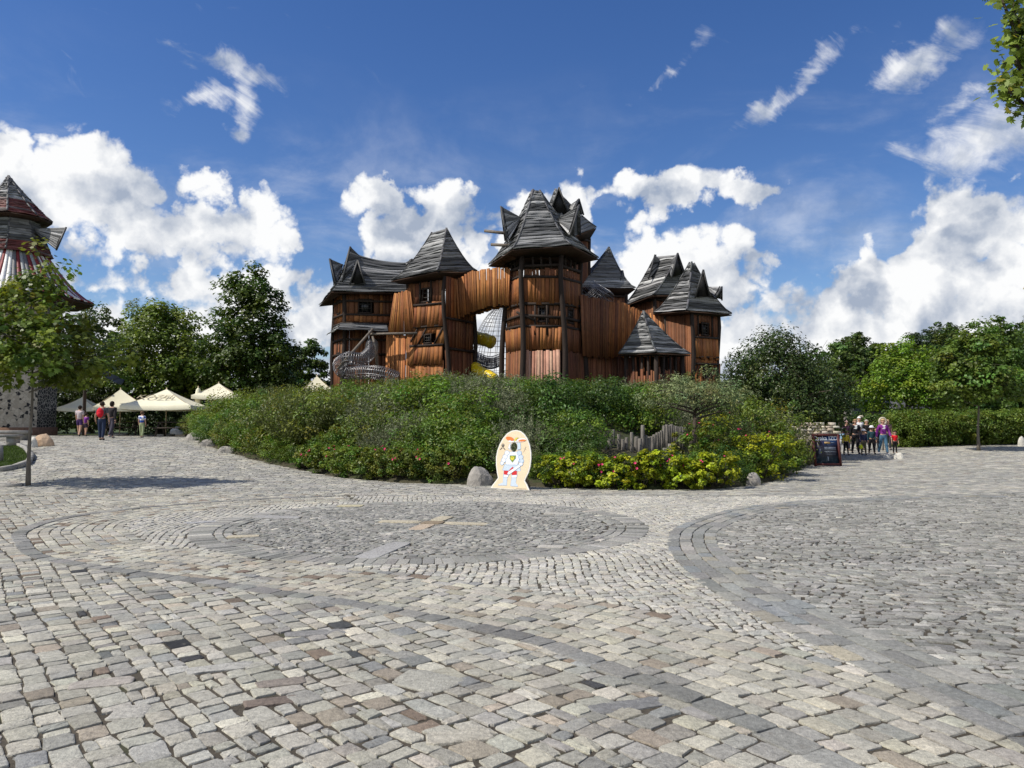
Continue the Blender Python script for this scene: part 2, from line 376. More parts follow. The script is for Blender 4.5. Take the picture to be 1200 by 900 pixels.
person(stand(1026, 36.8), 1.15, 0, 'child in dark violet jacket just left of the woman in purple', (.03, .02, .06), (.015, .014, .02), (.03, .02, .015), kid=.6, stride=.12, sleeve='long')
person(stand(1039.5, 37.6), 1.50, 0, 'fair-haired person mostly hidden behind the woman in purple', (.18, .12, .10), (.05, .05, .06), (.42, .31, .17), hairlen=.02, stride=.05)
person(stand(1006.8, 37.0), 1.18, .1, 'child in dark clothes behind the woman in the black coat', (.02, .02, .03), (.03, .03, .035), (.06, .04, .03), kid=.6, stride=.1, sleeve='long', group=None)
# ------------------------------------------------------------------ sky and sun
SUN = Vector((-0.60, -0.20, 0.80)).normalized()          # direction towards the sun
SUN_EL = math.asin(SUN.z); SUN_AZ = math.atan2(SUN.x, SUN.y)   # azimuth from +Y towards +X
sl = bpy.data.lights.new('sun', 'SUN'); sl.energy = 4.6; sl.angle = R(.5); sl.color = (1, .94, .845)
so = bpy.data.objects.new('sun', sl); COL.objects.link(so); so.rotation_euler = SUN.to_track_quat('Z', 'Y').to_euler(); so.location = (-20, -10, 40)
W = bpy.data.worlds.new('World'); S.world = W; W.use_nodes = True
t = NT(W.node_tree)
out = t.n('ShaderNodeOutputWorld'); bg = t.n('ShaderNodeBackground')
SKYK = .10
sky = t.n('ShaderNodeTexSky', sky_type='NISHITA', sun_disc=False, sun_elevation=SUN_EL, sun_rotation=SUN_AZ, altitude=200, air_density=1.0, dust_density=.3, ozone_density=2.2)
dirv = t.n('ShaderNodeTexCoord').outputs['Generated']
sx = t.n('ShaderNodeSeparateXYZ', i={0: dirv})
az = t.math('ARCTAN2', sx.outputs[0], sx.outputs[1]); el = t.math('ARCSINE', sx.outputs[2])
# (az, el) with a gentle warp so that no cloud edge is a plain ellipse
nz = t.n('ShaderNodeTexNoise'); t.link(dirv, nz.inputs['Vector'])
nz.inputs['Scale'].default_value = 7; nz.inputs['Detail'].default_value = 6; nz.inputs['Roughness'].default_value = .6
wv = t.vmath('SUBTRACT', nz.outputs['Color'], (.5, .5, .5))
ae = t.n('ShaderNodeCombineXYZ', i={0: az, 1: el, 2: 0.0}).outputs[0]
wv2 = t.vmath('MULTIPLY', wv, (.16, .13, 0))
aew = t.vmath('ADD', ae, wv2)
def pix_dir(px, py):
    d = P(px, py, 1.0)-Vector((0, 0, CAMH)); d.normalize(); return math.atan2(d.x, d.y), math.asin(d.z)
# cloud masses: photo position, half-width, half-height, tilt (deg), strength
CUMULI = [(20, 235, 130, 70, 0, 1), (130, 225, 110, 62, 0, 1), (235, 262, 110, 62, 14, 1), (60, 320, 190, 75, 0, .9), (230, 330, 130, 50, 0, .75),
          (440, 242, 36, 30, 0, .8), (505, 275, 85, 45, -8, 1), (470, 330, 150, 52, 0, .9), (585, 270, 70, 48, 0, .95), (665, 245, 58, 38, 0, 1), (690, 330, 130, 65, 0, .8),
          (800, 225, 100, 26, -8, .95), (885, 226, 48, 25, 5, .95), (745, 268, 62, 28, -30, .6), (880, 296, 46, 24, -10, .75), (845, 322, 80, 40, 0, .6),
          (1010, 345, 170, 50, -5, 1), (1150, 280, 120, 72, -18, 1), (1180, 330, 150, 70, -10, .95), (1040, 300, 100, 22, -8, .42),
          (1400, 250, 200, 90, 0, 1), (-220, 280, 200, 90, 0, 1), (980, 392, 200, 32, 0, .8), (130, 390, 330, 75, 0, .95), (470, 380, 240, 75, 0, 1.15), (720, 365, 210, 75, 0, 1.0), (1000, 400, 300, 60, 0, .85), (1150, 395, 300, 80, 0, 1), (620, 450, 1100, 80, 0, 1)]
WISPS = [(275, 80, 60, 14, 8, .85), (235, 112, 46, 15, -12, .85), (285, 105, 20, 44, -18, .8), (289, 148, 17, 32, 0, .8),
         (905, 105, 74, 17, -28, .95), (1075, 78, 88, 26, -26, 1), (1120, 60, 50, 22, -10, .85), (1030, 108, 34, 16, -50, .6), (1165, 165, 110, 42, -18, .85), (1060, 190, 70, 18, -12, .55),
         (775, 92, 66, 13, -35, .55), (1025, 215, 26, 32, 10, .35), (972, 118, 20, 10, -20, .45), (1130, 120, 50, 20, -24, .6), (690, 118, 30, 10, 30, .2)]
def blobs(lst):
    acc = None
    for px, py, hw, hh, rot, k in lst:
        a, e = pix_dir(px, py)
        a1, e1 = pix_dir(px+hw, py); a2, e2 = pix_dir(px, py-hh)
        ra = abs(a1-a)+1e-4; re = abs(e2-e)+1e-4
        v = t.vmath('SUBTRACT', aew, (a, e, 0))
        if rot:
            m = t.n('ShaderNodeVectorRotate', rotation_type='Z_AXIS', i={'Vector': v, 'Angle': R(rot)}); v = m.outputs[0]
        v = t.vmath('MULTIPLY', v, (1/ra, 1/re, 0))
        l = t.vmath('LENGTH', v)
        f = t.mapr(l, 1.6, .30, 0, k)
        acc = f if acc is None else t.math('MAXIMUM', acc, f)
    return acc
B1 = blobs(CUMULI)
# unseen cloud masses beside and behind, enlarged for a whiter fill light
far = t.noise(dirv, 2.6, 3, .5)
band = t.math('MULTIPLY', t.mapr(el, .15, 1.3, 1, 0, True), t.mapr(far, .36, .52, .1, 1.0))
behind = t.mapr(t.math('ABSOLUTE', az), .80, 1.1, 0, 1)
B1 = t.math('MAXIMUM', B1, t.math('MULTIPLY', band, behind))
B2 = blobs(WISPS)
def billow(vec):
    n1 = t.noise(vec, 10, 10, .60)
    vo = t.n('ShaderNodeTexVoronoi', feature='F1', i={'Vector': t.vmath('ADD', vec, t.vmath('MULTIPLY', wv, (.12, .12, .12))), 'Scale': 15.0, 'Detail': 2.0, 'Roughness': .55})
    return t.math('ADD', t.math('MULTIPLY', n1, .68), t.math('MULTIPLY', t.math('SUBTRACT', .80, vo.outputs['Distance']), .36))
fb = billow(dirv)
# the same texture looked up a little towards the sun gives the billows their lit sides
lit = t.vmath('ADD', dirv, tuple(Vector((-.030, -.01, .040))))
fb2 = billow(lit)
d1 = t.math('ADD', t.math('MULTIPLY', B1, 1.22), t.math('MULTIPLY', t.math('MULTIPLY', t.math('SUBTRACT', fb, .34), 2.6), t.mapr(B1, 0, .3, .45, 1)))
c1 = t.mapr(d1, .36, .70, 0, 1, True)
stv = t.n('ShaderNodeVectorRotate', rotation_type='Y_AXIS', i={'Vector': dirv, 'Angle': R(-28)}).outputs[0]
fw = t.noise(t.vmath('MULTIPLY', stv, (9, 9, 26)), 1.0, 9, .64, .8)
d2 = t.math('ADD', B2, t.math('MULTIPLY', t.math('SUBTRACT', fw, .52), 2.2))
c2 = t.math('MULTIPLY', t.mapr(d2, .28, 1.15, 0, 1, True), .9)
veil = t.noise(t.vmath('MULTIPLY', dirv, (1, 1, 2.6)), 3.4, 8, .62, .5)
c3 = t.math('MULTIPLY', t.mapr(veil, .44, .74, 0, .62, True), t.mapr(el, .10, .46, 1, 0, True))
hz_ = t.mapr(el, -.02, .17, .62, 0, True)
cov = t.math('MAXIMUM', t.math('MAXIMUM', c1, c2), t.math('MAXIMUM', c3, hz_))
rel = t.math('SUBTRACT', fb, fb2)
thick = t.mapr(d1, .6, 1.9, 0, 1)
g2 = t.noise(dirv, 4.2, 4, .55)
shade = t.math('ADD', t.math('MULTIPLY', rel, 3.2), t.math('SUBTRACT', .95, t.math('ADD', t.math('MULTIPLY', thick, .58), t.mapr(g2, .38, .64, 0, .42))), clamp=True)
k = 1/SKYK
ccol = t.mix(shade, (.36*k, .42*k, .53*k), (.93*k, .935*k, .94*k))
# deeper phone-camera blue
skyc = t.n('ShaderNodeHueSaturation', i={'Color': sky.outputs[0], 'Saturation': 1.28, 'Value': 1.10, 'Hue': .513}).outputs[0]
t.link(t.mix(cov, skyc, ccol), bg.inputs[0]); bg.inputs[1].default_value = SKYK
t.link(bg.outputs[0], out.inputs[0])
W.cycles.sampling_method = 'MANUAL'; W.cycles.sample_map_resolution = 512
# ------------------------------------------------------------------ the paved square
def smooth_line(pts, step=.05):
    """Catmull-Rom through the points, resampled evenly"""
    p = np.array(pts, float); p = np.vstack([2*p[0]-p[1], p, 2*p[-1]-p[-2]]); outp = []
    for i in range(1, len(p)-2):
        n = max(2, int(np.linalg.norm(p[i+1]-p[i])/step)); tt = np.linspace(0, 1, n, endpoint=False)[:, None]
        a, b, c, d = p[i-1], p[i], p[i+1], p[i+2]
        outp.append(.5*((2*b)+(-a+c)*tt+(2*a-5*b+4*c-d)*tt**2+(-a+3*b-3*c+d)*tt**3))
    outp.append(p[-2][None]); q = np.vstack(outp)
    s = np.concatenate([[0], np.cumsum(np.linalg.norm(np.diff(q, axis=0), axis=1))])
    u = np.arange(0, s[-1], step); return np.stack([np.interp(u, s, q[:, 0]), np.interp(u, s, q[:, 1])], 1)
def offset(line, d):
    tg = np.gradient(line, axis=0)
    for _ in range(2):
        k = np.ones(15)/15; tg = np.stack([np.convolve(np.pad(tg[:, j], 7, mode='edge'), k, 'valid') for j in (0, 1)], 1)
    tg /= np.linalg.norm(tg, axis=1)[:, None]
    return line+np.stack([-tg[:, 1], tg[:, 0]], 1)*d
def inpoly(x, y, poly):
    x = np.asarray(x); y = np.asarray(y); c = np.zeros(x.shape, bool); p = np.asarray(poly); n = len(p); j = n-1
    for i in range(n):
        xi, yi = p[i]; xj, yj = p[j]
        cond = ((yi > y) != (yj > y)) & (x < (xj-xi)*(y-yi)/((yj-yi) if yj != yi else 1e-9)+xi); c ^= cond; j = i
    return c
def polydist(x, y, poly):
    p = np.asarray(poly, float); d = np.full(np.shape(x), 1e9)
    for i in range(len(p)):
        a = p[i]; b = p[(i+1) % len(p)]; ab = b-a
        tt = np.clip(((x-a[0])*ab[0]+(y-a[1])*ab[1])/(ab@ab+1e-12), 0, 1)
        d = np.minimum(d, np.hypot(x-a[0]-tt*ab[0], y-a[1]-tt*ab[1]))
    return d
# planted bed round the castle, read off the photograph along its front edge
BEDPX = [(212, 508), (236, 521), (288, 536), (345, 549), (400, 560), (470, 566), (550, 568), (640, 571), (760, 574), (840, 573), (890, 568), (922, 560), (946, 547)]
BED = [tuple(ground_at(*q)[:2]) for q in BEDPX] + [(12.6, 33), (15.5, 42), (19, 62), (-19, 66), (-17.5, 46)]
def MOUND(x, y):
    d = polydist(x, y, BED); ins = inpoly(x, y, BED)
    return np.where(ins, 0.12*ss(0, .5, d)+2.15*ss(.2, 10.5, d), -.3)
def H(x, y): 
    return float(G(x, y)+max(0.0, float(MOUND(np.array([x]), np.array([y]))[0])))

DC = np.array((-1.36, 12.25)); DR = 3.5
BANDL = smooth_line([(-3.6, 17.0), (-5.2, 16.2), (-6.5, 15.1), (-7.3, 13.9), (-7.5, 12.6), (-7.15, 11.3), (-6.55, 10.4), (-5.97, 9.63), (-5.5, 9.18), (-4.85, 8.76), (-3.84, 8.2), (-3.03, 7.8), (-2.4, 7.45), (-1.12, 6.72), (0, 5.9), (.33, 5.56), (.64, 5.12), (.98, 4.66), (1.25, 4.22), (1.4, 3.95), (1.6, 3.5), (1.9, 2.6), (2.2, 1.0)])
RB_L = smooth_line([(11, 17.4), (8.5, 16.9), (6.4, 16.1), (5.0, 15.2), (3.92, 14.17), (2.62, 12.1), (2.15, 10.75), (1.92, 9.3), (1.88, 7.81), (1.95, 6.88), (2.05, 6.23), (2.17, 5.62), (2.27, 5.07), (2.4, 4.52), (2.5, 4.0), (2.75, 2.8), (3.1, 1.0)])
RBW = .165
RB_R = offset(RB_L, 4*RBW+.01)
BAND_IN = offset(BANDL, .14)            # edge of the band on the side of the dial
ROWN, ROWW = 9, .138
ROWS_IN = offset(BANDL, .102+ROWN*ROWW)
P_NEAR = np.vstack([offset(BANDL, -.06), [(2.2, -2), (-20, -2), (-20, 15), (-9, 18)]])
P_ROWS = np.vstack([offset(BANDL, .0), ROWS_IN[::-1]])
P_BAND = np.vstack([offset(BANDL, -.06), offset(BANDL, .07)[::-1]])
P_RB = np.vstack([offset(RB_L, .045), offset(RB_L, 4*RBW-.045)[::-1]])
P_RIGHT = np.vstack([offset(RB_L, 4*RBW-.05), [(14, 0), (30, 8), (30, 17.6), (11, 17.8)]])
def region(x, y):
    """0 disc, 1 right bands, 2 dark band, 3 concentric rows, 4 near setts, 5 dark setts, 6 small pale setts, 7 back setts, -1 none"""
    r = np.full(x.shape, 7)
    r[(y < 16.9+.10*np.sin(x)) & (y > -2) & (x > -7.4) & (x < 9)] = 6
    r[inpoly(x, y, P_NEAR)] = 4; r[inpoly(x, y, P_RIGHT)] = 5
    r[inpoly(x, y, P_ROWS)] = 3; r[inpoly(x, y, P_BAND)] = 2; r[inpoly(x, y, P_RB)] = 1
    r[np.hypot(x-DC[0], y-DC[1]) < DR-.04] = 0
    r[inpoly(x, y, BED)] = -1
    return r
def pal(n, colors, weights, v=.14):
    w = np.array(weights, float); w /= w.sum(); i = rng.choice(len(colors), n, p=w); c = np.array(colors)[i]
    return c*np.array((1.02, 1.02, .965))*(1+rng.normal(0, v, (n, 1)))*(1+rng.normal(0, .010, (n, 3)))
GRAN = [(.395, .376, .33), (.345, .332, .298), (.31, .303, .285), (.43, .405, .34), (.31, .27, .225), (.19, .15, .12), (.245, .25, .25), (.06, .062, .066)]
WN = [30, 30, 22, 7, 5, 2.2, 4, 1.2]
quadsL = []; colsL = []; gapL = []; dzL = []
def put(q, c, gap, dz=0.0):
    dzL.append(np.full(len(q), dz)); quadsL.append(np.asarray(q, float)); colsL.append(np.asarray(c, float)); gapL.append(np.full(len(q), gap))
def line_row(line, o0, o1, lmin, lmax, keep, colf, gap, jit=.01, dz=0.0):
    a = offset(line, o0); b = offset(line, o1)
    s = np.concatenate([[0], np.cumsum(np.linalg.norm(np.diff((a+b)/2, axis=0), axis=1))])
    cuts = np.cumsum(rng.uniform(lmin, lmax, int(s[-1]/lmin)+2)); cuts = cuts[cuts < s[-1]]
    if len(cuts) < 2: return
    f = lambda l, u: np.stack([np.interp(u, s, l[:, 0]), np.interp(u, s, l[:, 1])], 1)
    q = np.stack([f(a, cuts[:-1]), f(a, cuts[1:]), f(b, cuts[1:]), f(b, cuts[:-1])], 1); q += rng.normal(0, jit, q.shape)
    c = q.mean(1); k = keep(c[:, 0], c[:, 1]); q = q[k]
    if len(q): put(q, colf(len(q)), gap, dz)
def field(x0, x1, y0, y1, ang, w, wv, lmin, lmax, keep, colf, gap, jit, warp=.0, split=0.0, wl=.8):
    """courses at an angle covering a box, cut to a region"""
    cx, cy = (x0+x1)/2, (y0+y1)/2; Rr = math.hypot(x1-x0, y1-y0)/2
    d = np.array((math.cos(ang), math.sin(ang))); nrm = np.array((-d[1], d[0])); Q = []
    v = -Rr
    while v < Rr:
        wd = w*(1+rng.uniform(-wv, wv)); n = int(2*Rr/lmin)+2
        cuts = np.cumsum(rng.uniform(lmin, lmax, n))-Rr-rng.uniform(0, lmax); cuts = cuts[cuts < Rr]
        a = cuts[:-1]; b = cuts[1:]
        q = np.stack([np.stack([a, np.full_like(a, v)], 1), np.stack([b, np.full_like(a, v)], 1), np.stack([b, np.full_like(a, v+wd)], 1), np.stack([a, np.full_like(a, v+wd)], 1)], 1)
        if split:
            m = rng.random(len(q)) < split; h = q[m].copy(); q1 = h.copy(); q1[:, 2:, 1] = v+wd*.5; q2 = h.copy(); q2[:, :2, 1] = v+wd*.5
            q = np.concatenate([q[~m], q1, q2])
        Q.append(q); v += wd
    q = np.concatenate(Q)
    if warp:
        X = q[..., 0].copy(); Y = q[..., 1].copy()
        q[..., 0] += warp*(np.sin(Y*1.3/wl+X*.45/wl)+.5*np.sin(Y*2.9/wl-X*1.1/wl+1)); q[..., 1] += warp*(np.sin(X*1.1/wl+.7)+.55*np.sin(X*2.3/wl+Y*.8/wl))
    q = q+rng.normal(0, jit, q.shape)
    q = np.array((cx, cy))+q[..., :1]*d+q[..., 1:]*nrm
    c = q.mean(1); box = (c[:, 0] > x0) & (c[:, 0] < x1) & (c[:, 1] > y0) & (c[:, 1] < y1)
    q = q[box]; c = c[box]
    vis = (np.abs(c[:, 0]) < c[:, 1]*.85+2.5); q = q[vis]; c = c[vis]     # what the square could show of itself from near the photographer
    k = keep(c[:, 0], c[:, 1]); q = q[k]
    put(q, colf(len(q)), gap)
def R_(i): return lambda x, y: region(x, y) == i
SLABS = []
for px, py, L, Wd, a, c in ((500, 797, .40, .30, -30, (.36, .35, .30)), (258, 782, .42, .14, 24, (.42, .41, .37)), (152, 834, .20, .20, 10, (.40, .385, .34)), (372, 741, .50, .15, 16, (.23, .225, .215)), (735, 826, .46, .15, 22, (.20, .20, .195)), (118, 801, .36, .15, 18, (.36, .33, .29)), (540, 862, .34, .16, 16, (.40, .375, .31)), (330, 800, .3, .14, 22, (.235, .205, .175)), (318, 822, .3, .12, 22, (.18, .145, .12))):
    q = ground_at(px, py); SLABS.append((q.x, q.y, L, Wd, R(a), c))
def in_sl(x, y, grow=-.02):
    m = np.zeros(x.shape, bool)
    for cx, cy, L, Wd, a, col in SLABS:
        dx = (x-cx)*math.cos(a)+(y-cy)*math.sin(a); dy = -(x-cx)*math.sin(a)+(y-cy)*math.cos(a); m |= (abs(dx) < L/2+grow) & (abs(dy) < Wd/2+grow)
    return m
for cx, cy, L, Wd, a, col in SLABS:
    u = np.array((math.cos(a), math.sin(a)))*L/2; v = np.array((-math.sin(a), math.cos(a)))*Wd/2; c = np.array((cx, cy)); put([[c-u-v, c+u-v, c+u+v, c-u+v]], [col], .004, .004)
# near granite setts, courses running away to the upper left
field(-15.5, 2.6, 1.6, 18.2, R(-52), .152, .22, .085, .225, lambda x, y: (region(x, y) == 4) & ~in_sl(x, y), lambda n: pal(n, GRAN, WN, .15), .0105, .009, .05, .12, 1.6)
# dark curved band, the rows inside it
line_row(BANDL, -.10, .10, .20, .34, lambda x, y: np.ones(x.shape, bool), lambda n: pal(n, [(.185, .185, .18), (.215, .213, .207), (.25, .246, .238)], [5, 4, 3], .08), .008, .004, .006)
for i in range(ROWN):
    line_row(BANDL, .102+i*ROWW, .102+(i+1)*ROWW, .13, .25, R_(3), lambda n: pal(n, GRAN[:7], [36, 30, 10, 12, 6, 2, 1.5], .10), .011, .005)
# four-course slab band on the right
for i in range(4):
    line_row(RB_L, i*RBW, (i+1)*RBW, .24, .42, lambda x, y: ~((np.hypot(x-DC[0], y-DC[1]) < DR) | inpoly(x, y, P_BAND)), lambda n: pal(n, [(.25, .25, .243), (.22, .22, .214), (.30, .293, .275), (.225, .235, .245), (.30, .28, .24), (.38, .35, .28)], [8, 7, 6, 3, 2, .6], .08), .009, .004, .006)
DARKS = [(.245, .242, .232), (.28, .275, .263), (.32, .313, .298), (.20, .199, .192), (.45, .43, .39)]
field(1.5, 18, 2.0, 18, R(-14), .088, .3, .07, .17, R_(5), lambda n: pal(n, DARKS, [9, 9, 6, 3, .3], .13), .010, .020, .09, .0, .7)
# small pale setts between dial and bands
field(-8, 9.5, 3, 17.6, R(-83), .098, .12, .075, .12, R_(6), lambda n: pal(n, [(.44, .425, .39), (.39, .38, .36), (.48, .455, .40), (.34, .33, .315)], [6, 6, 4, 2], .10), .011, .010, .10, 0, 1.1)
# dial: inlaid marks, rim, small dark setts
INL = []
def inlay(px, py, L, Wd, ang, col):
    c = ground_at(px, py); INL.append((c.x, c.y, L, Wd, R(ang), col))
cr = (.45, .405, .30); pl = (.43, .41, .36)
c0 = ground_at(507, 612.5)
for L0, a, col in ((.72, -12, cr), (.72, 168, cr), (.62, 78, cr), (.66, 258, (.43, .35, .26))):
    d = np.array((math.cos(R(a)), math.sin(R(a)))); q = np.array((c0.x, c0.y))+d*(.2+L0/2); INL.append((q[0], q[1], L0, .25, R(a), col))
INL.append((c0.x, c0.y, .36, .30, R(-12), (.24, .19, .13)))
inlay(325, 606, .85, .30, -6, (.33, .325, .31)); inlay(285, 628.5, .46, .2, 12, cr); inlay(411, 593, .5, .3, 0, (.46, .42, .28)); inlay(645, 640.5, .34, .2, -10, pl)
inlay(655, 602, .55, .25, -8, pl); inlay(449, 645, 1.3, .30, 76, (.34, .335, .32)); inlay(256, 607, .45, .2, 20, pl); inlay(660, 622, .5, .18, 5, (.33, .32, .31)); inlay(235, 612, .5, .22, 30, (.33, .33, .33))
def in_inl(x, y, grow=-.01):
    m = np.zeros(x.shape, bool)
    for cx, cy, L, Wd, a, col in INL:
        dx = (x-cx)*math.cos(a)+(y-cy)*math.sin(a); dy = -(x-cx)*math.sin(a)+(y-cy)*math.cos(a)
        m |= (abs(dx) < L/2+grow) & (abs(dy) < Wd/2+grow)
    return m
for cx, cy, L, Wd, a, col in INL:
    u = np.array((math.cos(a), math.sin(a)))*L/2; v = np.array((-math.sin(a), math.cos(a)))*Wd/2; c = np.array((cx, cy))
    put([[c-u-v, c+u-v, c+u+v, c-u+v]], [col], .004, .007)
circ = np.stack([DC[0]+np.cos(np.linspace(0, -2*np.pi, 900))*DR, DC[1]+np.sin(np.linspace(0, -2*np.pi, 900))*DR], 1)
line_row(circ, -.38, -.02, .085, .15, lambda x, y: ~in_inl(x, y), lambda n: pal(n, DARKS, [6, 9, 8, 2, .2], .10), .008, .005, .004)
for i in range(2): line_row(circ, -.38-.13*(i+1), -.38-.13*i, .11, .22, lambda x, y: ~in_inl(x, y), lambda n: pal(n, DARKS, [6, 9, 8, 2, .3], .10), .008, .007)
ddisc = lambda x, y: (np.hypot(x-DC[0], y-DC[1]) < DR-.66) & ~in_inl(x, y)
field(-5.5, 2.7, 8, 16.5, R(-40), .092, .25, .07, .14, ddisc, lambda n: pal(n, DARKS, [9, 9, 6, 4, .3], .14), .010, .016, .06, 0, .8)
# the rest of the square up to the bed and away along both paths
BACK = [(.37, .355, .325), (.32, .312, .295), (.275, .272, .262), (.44, .42, .365), (.30, .265, .23)]
field(-12, 14, 13, 25, R(4), .15, .2, .13, .27, R_(7), lambda n: pal(n, BACK, [7, 8, 5, 4, .6], .12), .012, .010, .05, 0, 1.4)
field(-30, -12, 10, 25, R(14), .17, .2, .14, .28, R_(7), lambda n: pal(n, BACK, [8, 6, 3, 6, 1], .12), .014, .010, .05, 0, 1.4)
field(14, 30, 12, 25, R(-8), .15, .2, .13, .3, R_(7), lambda n: pal(n, BACK, [6, 8, 7, 2.5, .5], .12), .012, .010, .05, 0, 1.4)
field(-34, 40, 25, 43, R(5), .17, .2, .17, .34, R_(7), lambda n: pal(n, BACK, [8, 7, 4, 5, .8], .12), .015, .012, .05, 0, 1.6)
Q = np.concatenate(quadsL); C = np.concatenate(colsL); DZ = np.concatenate(dzL); GP = np.concatenate(gapL)
# left lawn (its kerb is built later) stays free of stones
LAWN = [tuple(ground_at(*q)[:2]) for q in ((-60, 556), (-3, 553), (18, 549.5), (33, 544), (37, 536), (30, 527), (22, 523), (-60, 524))]
cc = Q.mean(1); kk = (polydist(cc[:, 0], cc[:, 1], LAWN) > .12) & ~inpoly(cc[:, 0], cc[:, 1], LAWN); Q, C, GP, DZ = Q[kk], C[kk], GP[kk], DZ[kk]
# small filler stones wherever two patterns left a hole
gs = .025; gx0, gy0 = -16.0, 2.2; nx_, ny_ = int(32/gs), int(22/gs); cov_ = np.zeros((nx_, ny_), bool)
mq = Q.mean(1)[:, 1] < 25; w_ = (np.arange(12)+.5)/12; U_, V_ = np.meshgrid(w_, w_); U_, V_ = U_.ravel(), V_.ravel(); qq = Q[mq]
pp_ = ((1-U_)*(1-V_))[None, :, None]*qq[:, 0][:, None]+(U_*(1-V_))[None, :, None]*qq[:, 1][:, None]+(U_*V_)[None, :, None]*qq[:, 2][:, None]+((1-U_)*V_)[None, :, None]*qq[:, 3][:, None]
ii = ((pp_[..., 0]-gx0)/gs).astype(int).ravel(); jj = ((pp_[..., 1]-gy0)/gs).astype(int).ravel(); ok = (ii >= 0) & (ii < nx_) & (jj >= 0) & (jj < ny_); cov_[ii[ok], jj[ok]] = True
free = ~cov_
er = free.copy()
for a_ in (-1, 0, 1):
    for b_ in (-1, 0, 1): er &= np.roll(np.roll(free, a_, 0), b_, 1)
hi, hj = np.nonzero(er); hx = gx0+(hi+.5)*gs; hy = gy0+(hj+.5)*gs
m_ = (np.abs(hx) < hy*.75+.5) & ~inpoly(hx, hy, BED) & ~inpoly(hx, hy, LAWN) & (polydist(hx, hy, LAWN) > .15); hx, hy = hx[m_], hy[m_]
taken = np.zeros((nx_, ny_), bool); fq = []; fc = []
for x_, y_ in zip(hx, hy):
    i_, j_ = int((x_-gx0)/gs), int((y_-gy0)/gs)
    if taken[max(0, i_-3):i_+4, max(0, j_-3):j_+4].any(): continue
    taken[i_, j_] = True; a_ = random.uniform(0, 6.3); r_ = random.uniform(.048, .066); fq.append([[x_+r_*math.cos(a_+k_*PI/2), y_+r_*math.sin(a_+k_*PI/2)] for k_ in range(4)])
if fq:
    fq = np.array(fq); Q = np.concatenate([Q, fq]); C = np.concatenate([C, pal(len(fq), [(.33, .32, .295), (.27, .265, .25), (.38, .365, .325)], [3, 3, 2], .12)]); GP = np.concatenate([GP, np.full(len(fq), .004)]); DZ = np.concatenate([DZ, np.full(len(fq), -.003)])
print('fillers', len(fq))
dist = Q.mean(1)[:, 1]
def stone_mesh(Q, C, gap, K, lod, dz):
    N = len(Q); cen = Q.mean(1)
    e = np.linalg.norm(Q-np.roll(Q, -1, 1), axis=2).mean(1)           # typical edge
    th = (np.arange(K)+.5)*2*np.pi/K; ex = .25
    sx_ = np.sign(np.cos(th))*np.abs(np.cos(th))**ex; sy_ = np.sign(np.sin(th))*np.abs(np.sin(th))**ex
    if K == 4: sx_ = np.array((1, -1, -1, 1.)); sy_ = np.array((1, 1, -1, -1.))
    def ring(scale_off, jit):
        s = 1-(gap+scale_off)[:, None]/e[:, None]*1.0
        u = sx_[None]*s; v = sy_[None]*s
        if jit: u = u+JU[:, :K]*jit; v = v+JV[:, :K]*jit
        w = [(1-u)*(1-v)/4, (1+u)*(1-v)/4, (1+u)*(1+v)/4, (1-u)*(1+v)/4]
        return sum(w[i][..., None]*Q[:, i][:, None, :] for i in range(4))
    JU = rng.normal(0, 1, (N, K)); JV = rng.normal(0, 1, (N, K))
    hz = rng.normal(0, .0022, N)+dz; tilt = rng.normal(0, .009, (N, 2))
    if lod == 0: specs = [(.024, .03, .0), (.007, .05, -.0012), (.001, .06, -.006), (0.0, .06, -.05)]
    elif lod == 1: specs = [(.012, .02, 0.0), (.001, .035, -.008), (0.0, .03, -.05)]
    else: specs = [(.004, 0, 0.0), (0.0, 0, -.04)]
    V = []
    for off, j, z in specs:
        p = ring(np.full(N, off), j); zz = z+hz[:, None]+((p-cen[:, None])*tilt[:, None]).sum(2)*(z > -.03)
        if lod == 0 and z > -.03: zz = zz+rng.normal(0, .0014, zz.shape)
        V.append(np.concatenate([p, zz[..., None]], 2))
    nr = len(specs); idx = np.arange(N)
    per = nr*K+(1 if lod < 2 else 0)
    allv = np.concatenate(V, 1)
    if lod < 2:
        c3 = np.concatenate([cen, (hz+.002+rng.normal(0, .0015, N))[:, None]], 1)[:, None]; allv = np.concatenate([allv, c3], 1)
    fl = []; sz = []
    base = (idx*per)[:, None]
    k = np.arange(K); k1 = (k+1) % K
    if lod < 2:
        tri = np.stack([k, k1, np.full(K, nr*K)], 1).ravel(); fl.append((base+tri[None])); szs = [3]*K
    else: fl.append(base+k[None]); szs = [K]
    for r in range(nr-1):
        qd = np.stack([(r+1)*K+k, (r+1)*K+k1, r*K+k1, r*K+k], 1).ravel(); fl.append(base+qd[None]); szs += [4]*K
    flat = np.concatenate(fl, 1).ravel(); sizes = np.tile(szs, N)
    Vf = allv.reshape(-1, 3); Vf[:, 2] += G(Vf[:, 0], Vf[:, 1])
    cols = np.repeat(np.clip(C, .02, .9), per, 0)
    return Vf, flat, sizes, cols
parts = []
for lo, hi, K, lod in ((0, 8.5, 16, 0), (8.5, 17, 8, 1), (17, 99, 4, 2)):
    m = (dist >= lo) & (dist < hi); parts.append(stone_mesh(Q[m], C[m], GP[m], K, lod, DZ[m]))
off = 0; Vs = []; Fs = []; Zs = []; Cs = []
for v, f, z, c in parts:
    Vs.append(v); Fs.append(f+off); Zs.append(z); Cs.append(c); off += len(v)
me = mesh_np('plaza', np.concatenate(Vs), np.concatenate(Fs), np.concatenate(Zs), np.concatenate(Cs), smooth=False)
me.shade_smooth() if hasattr(me, 'shade_smooth') else None
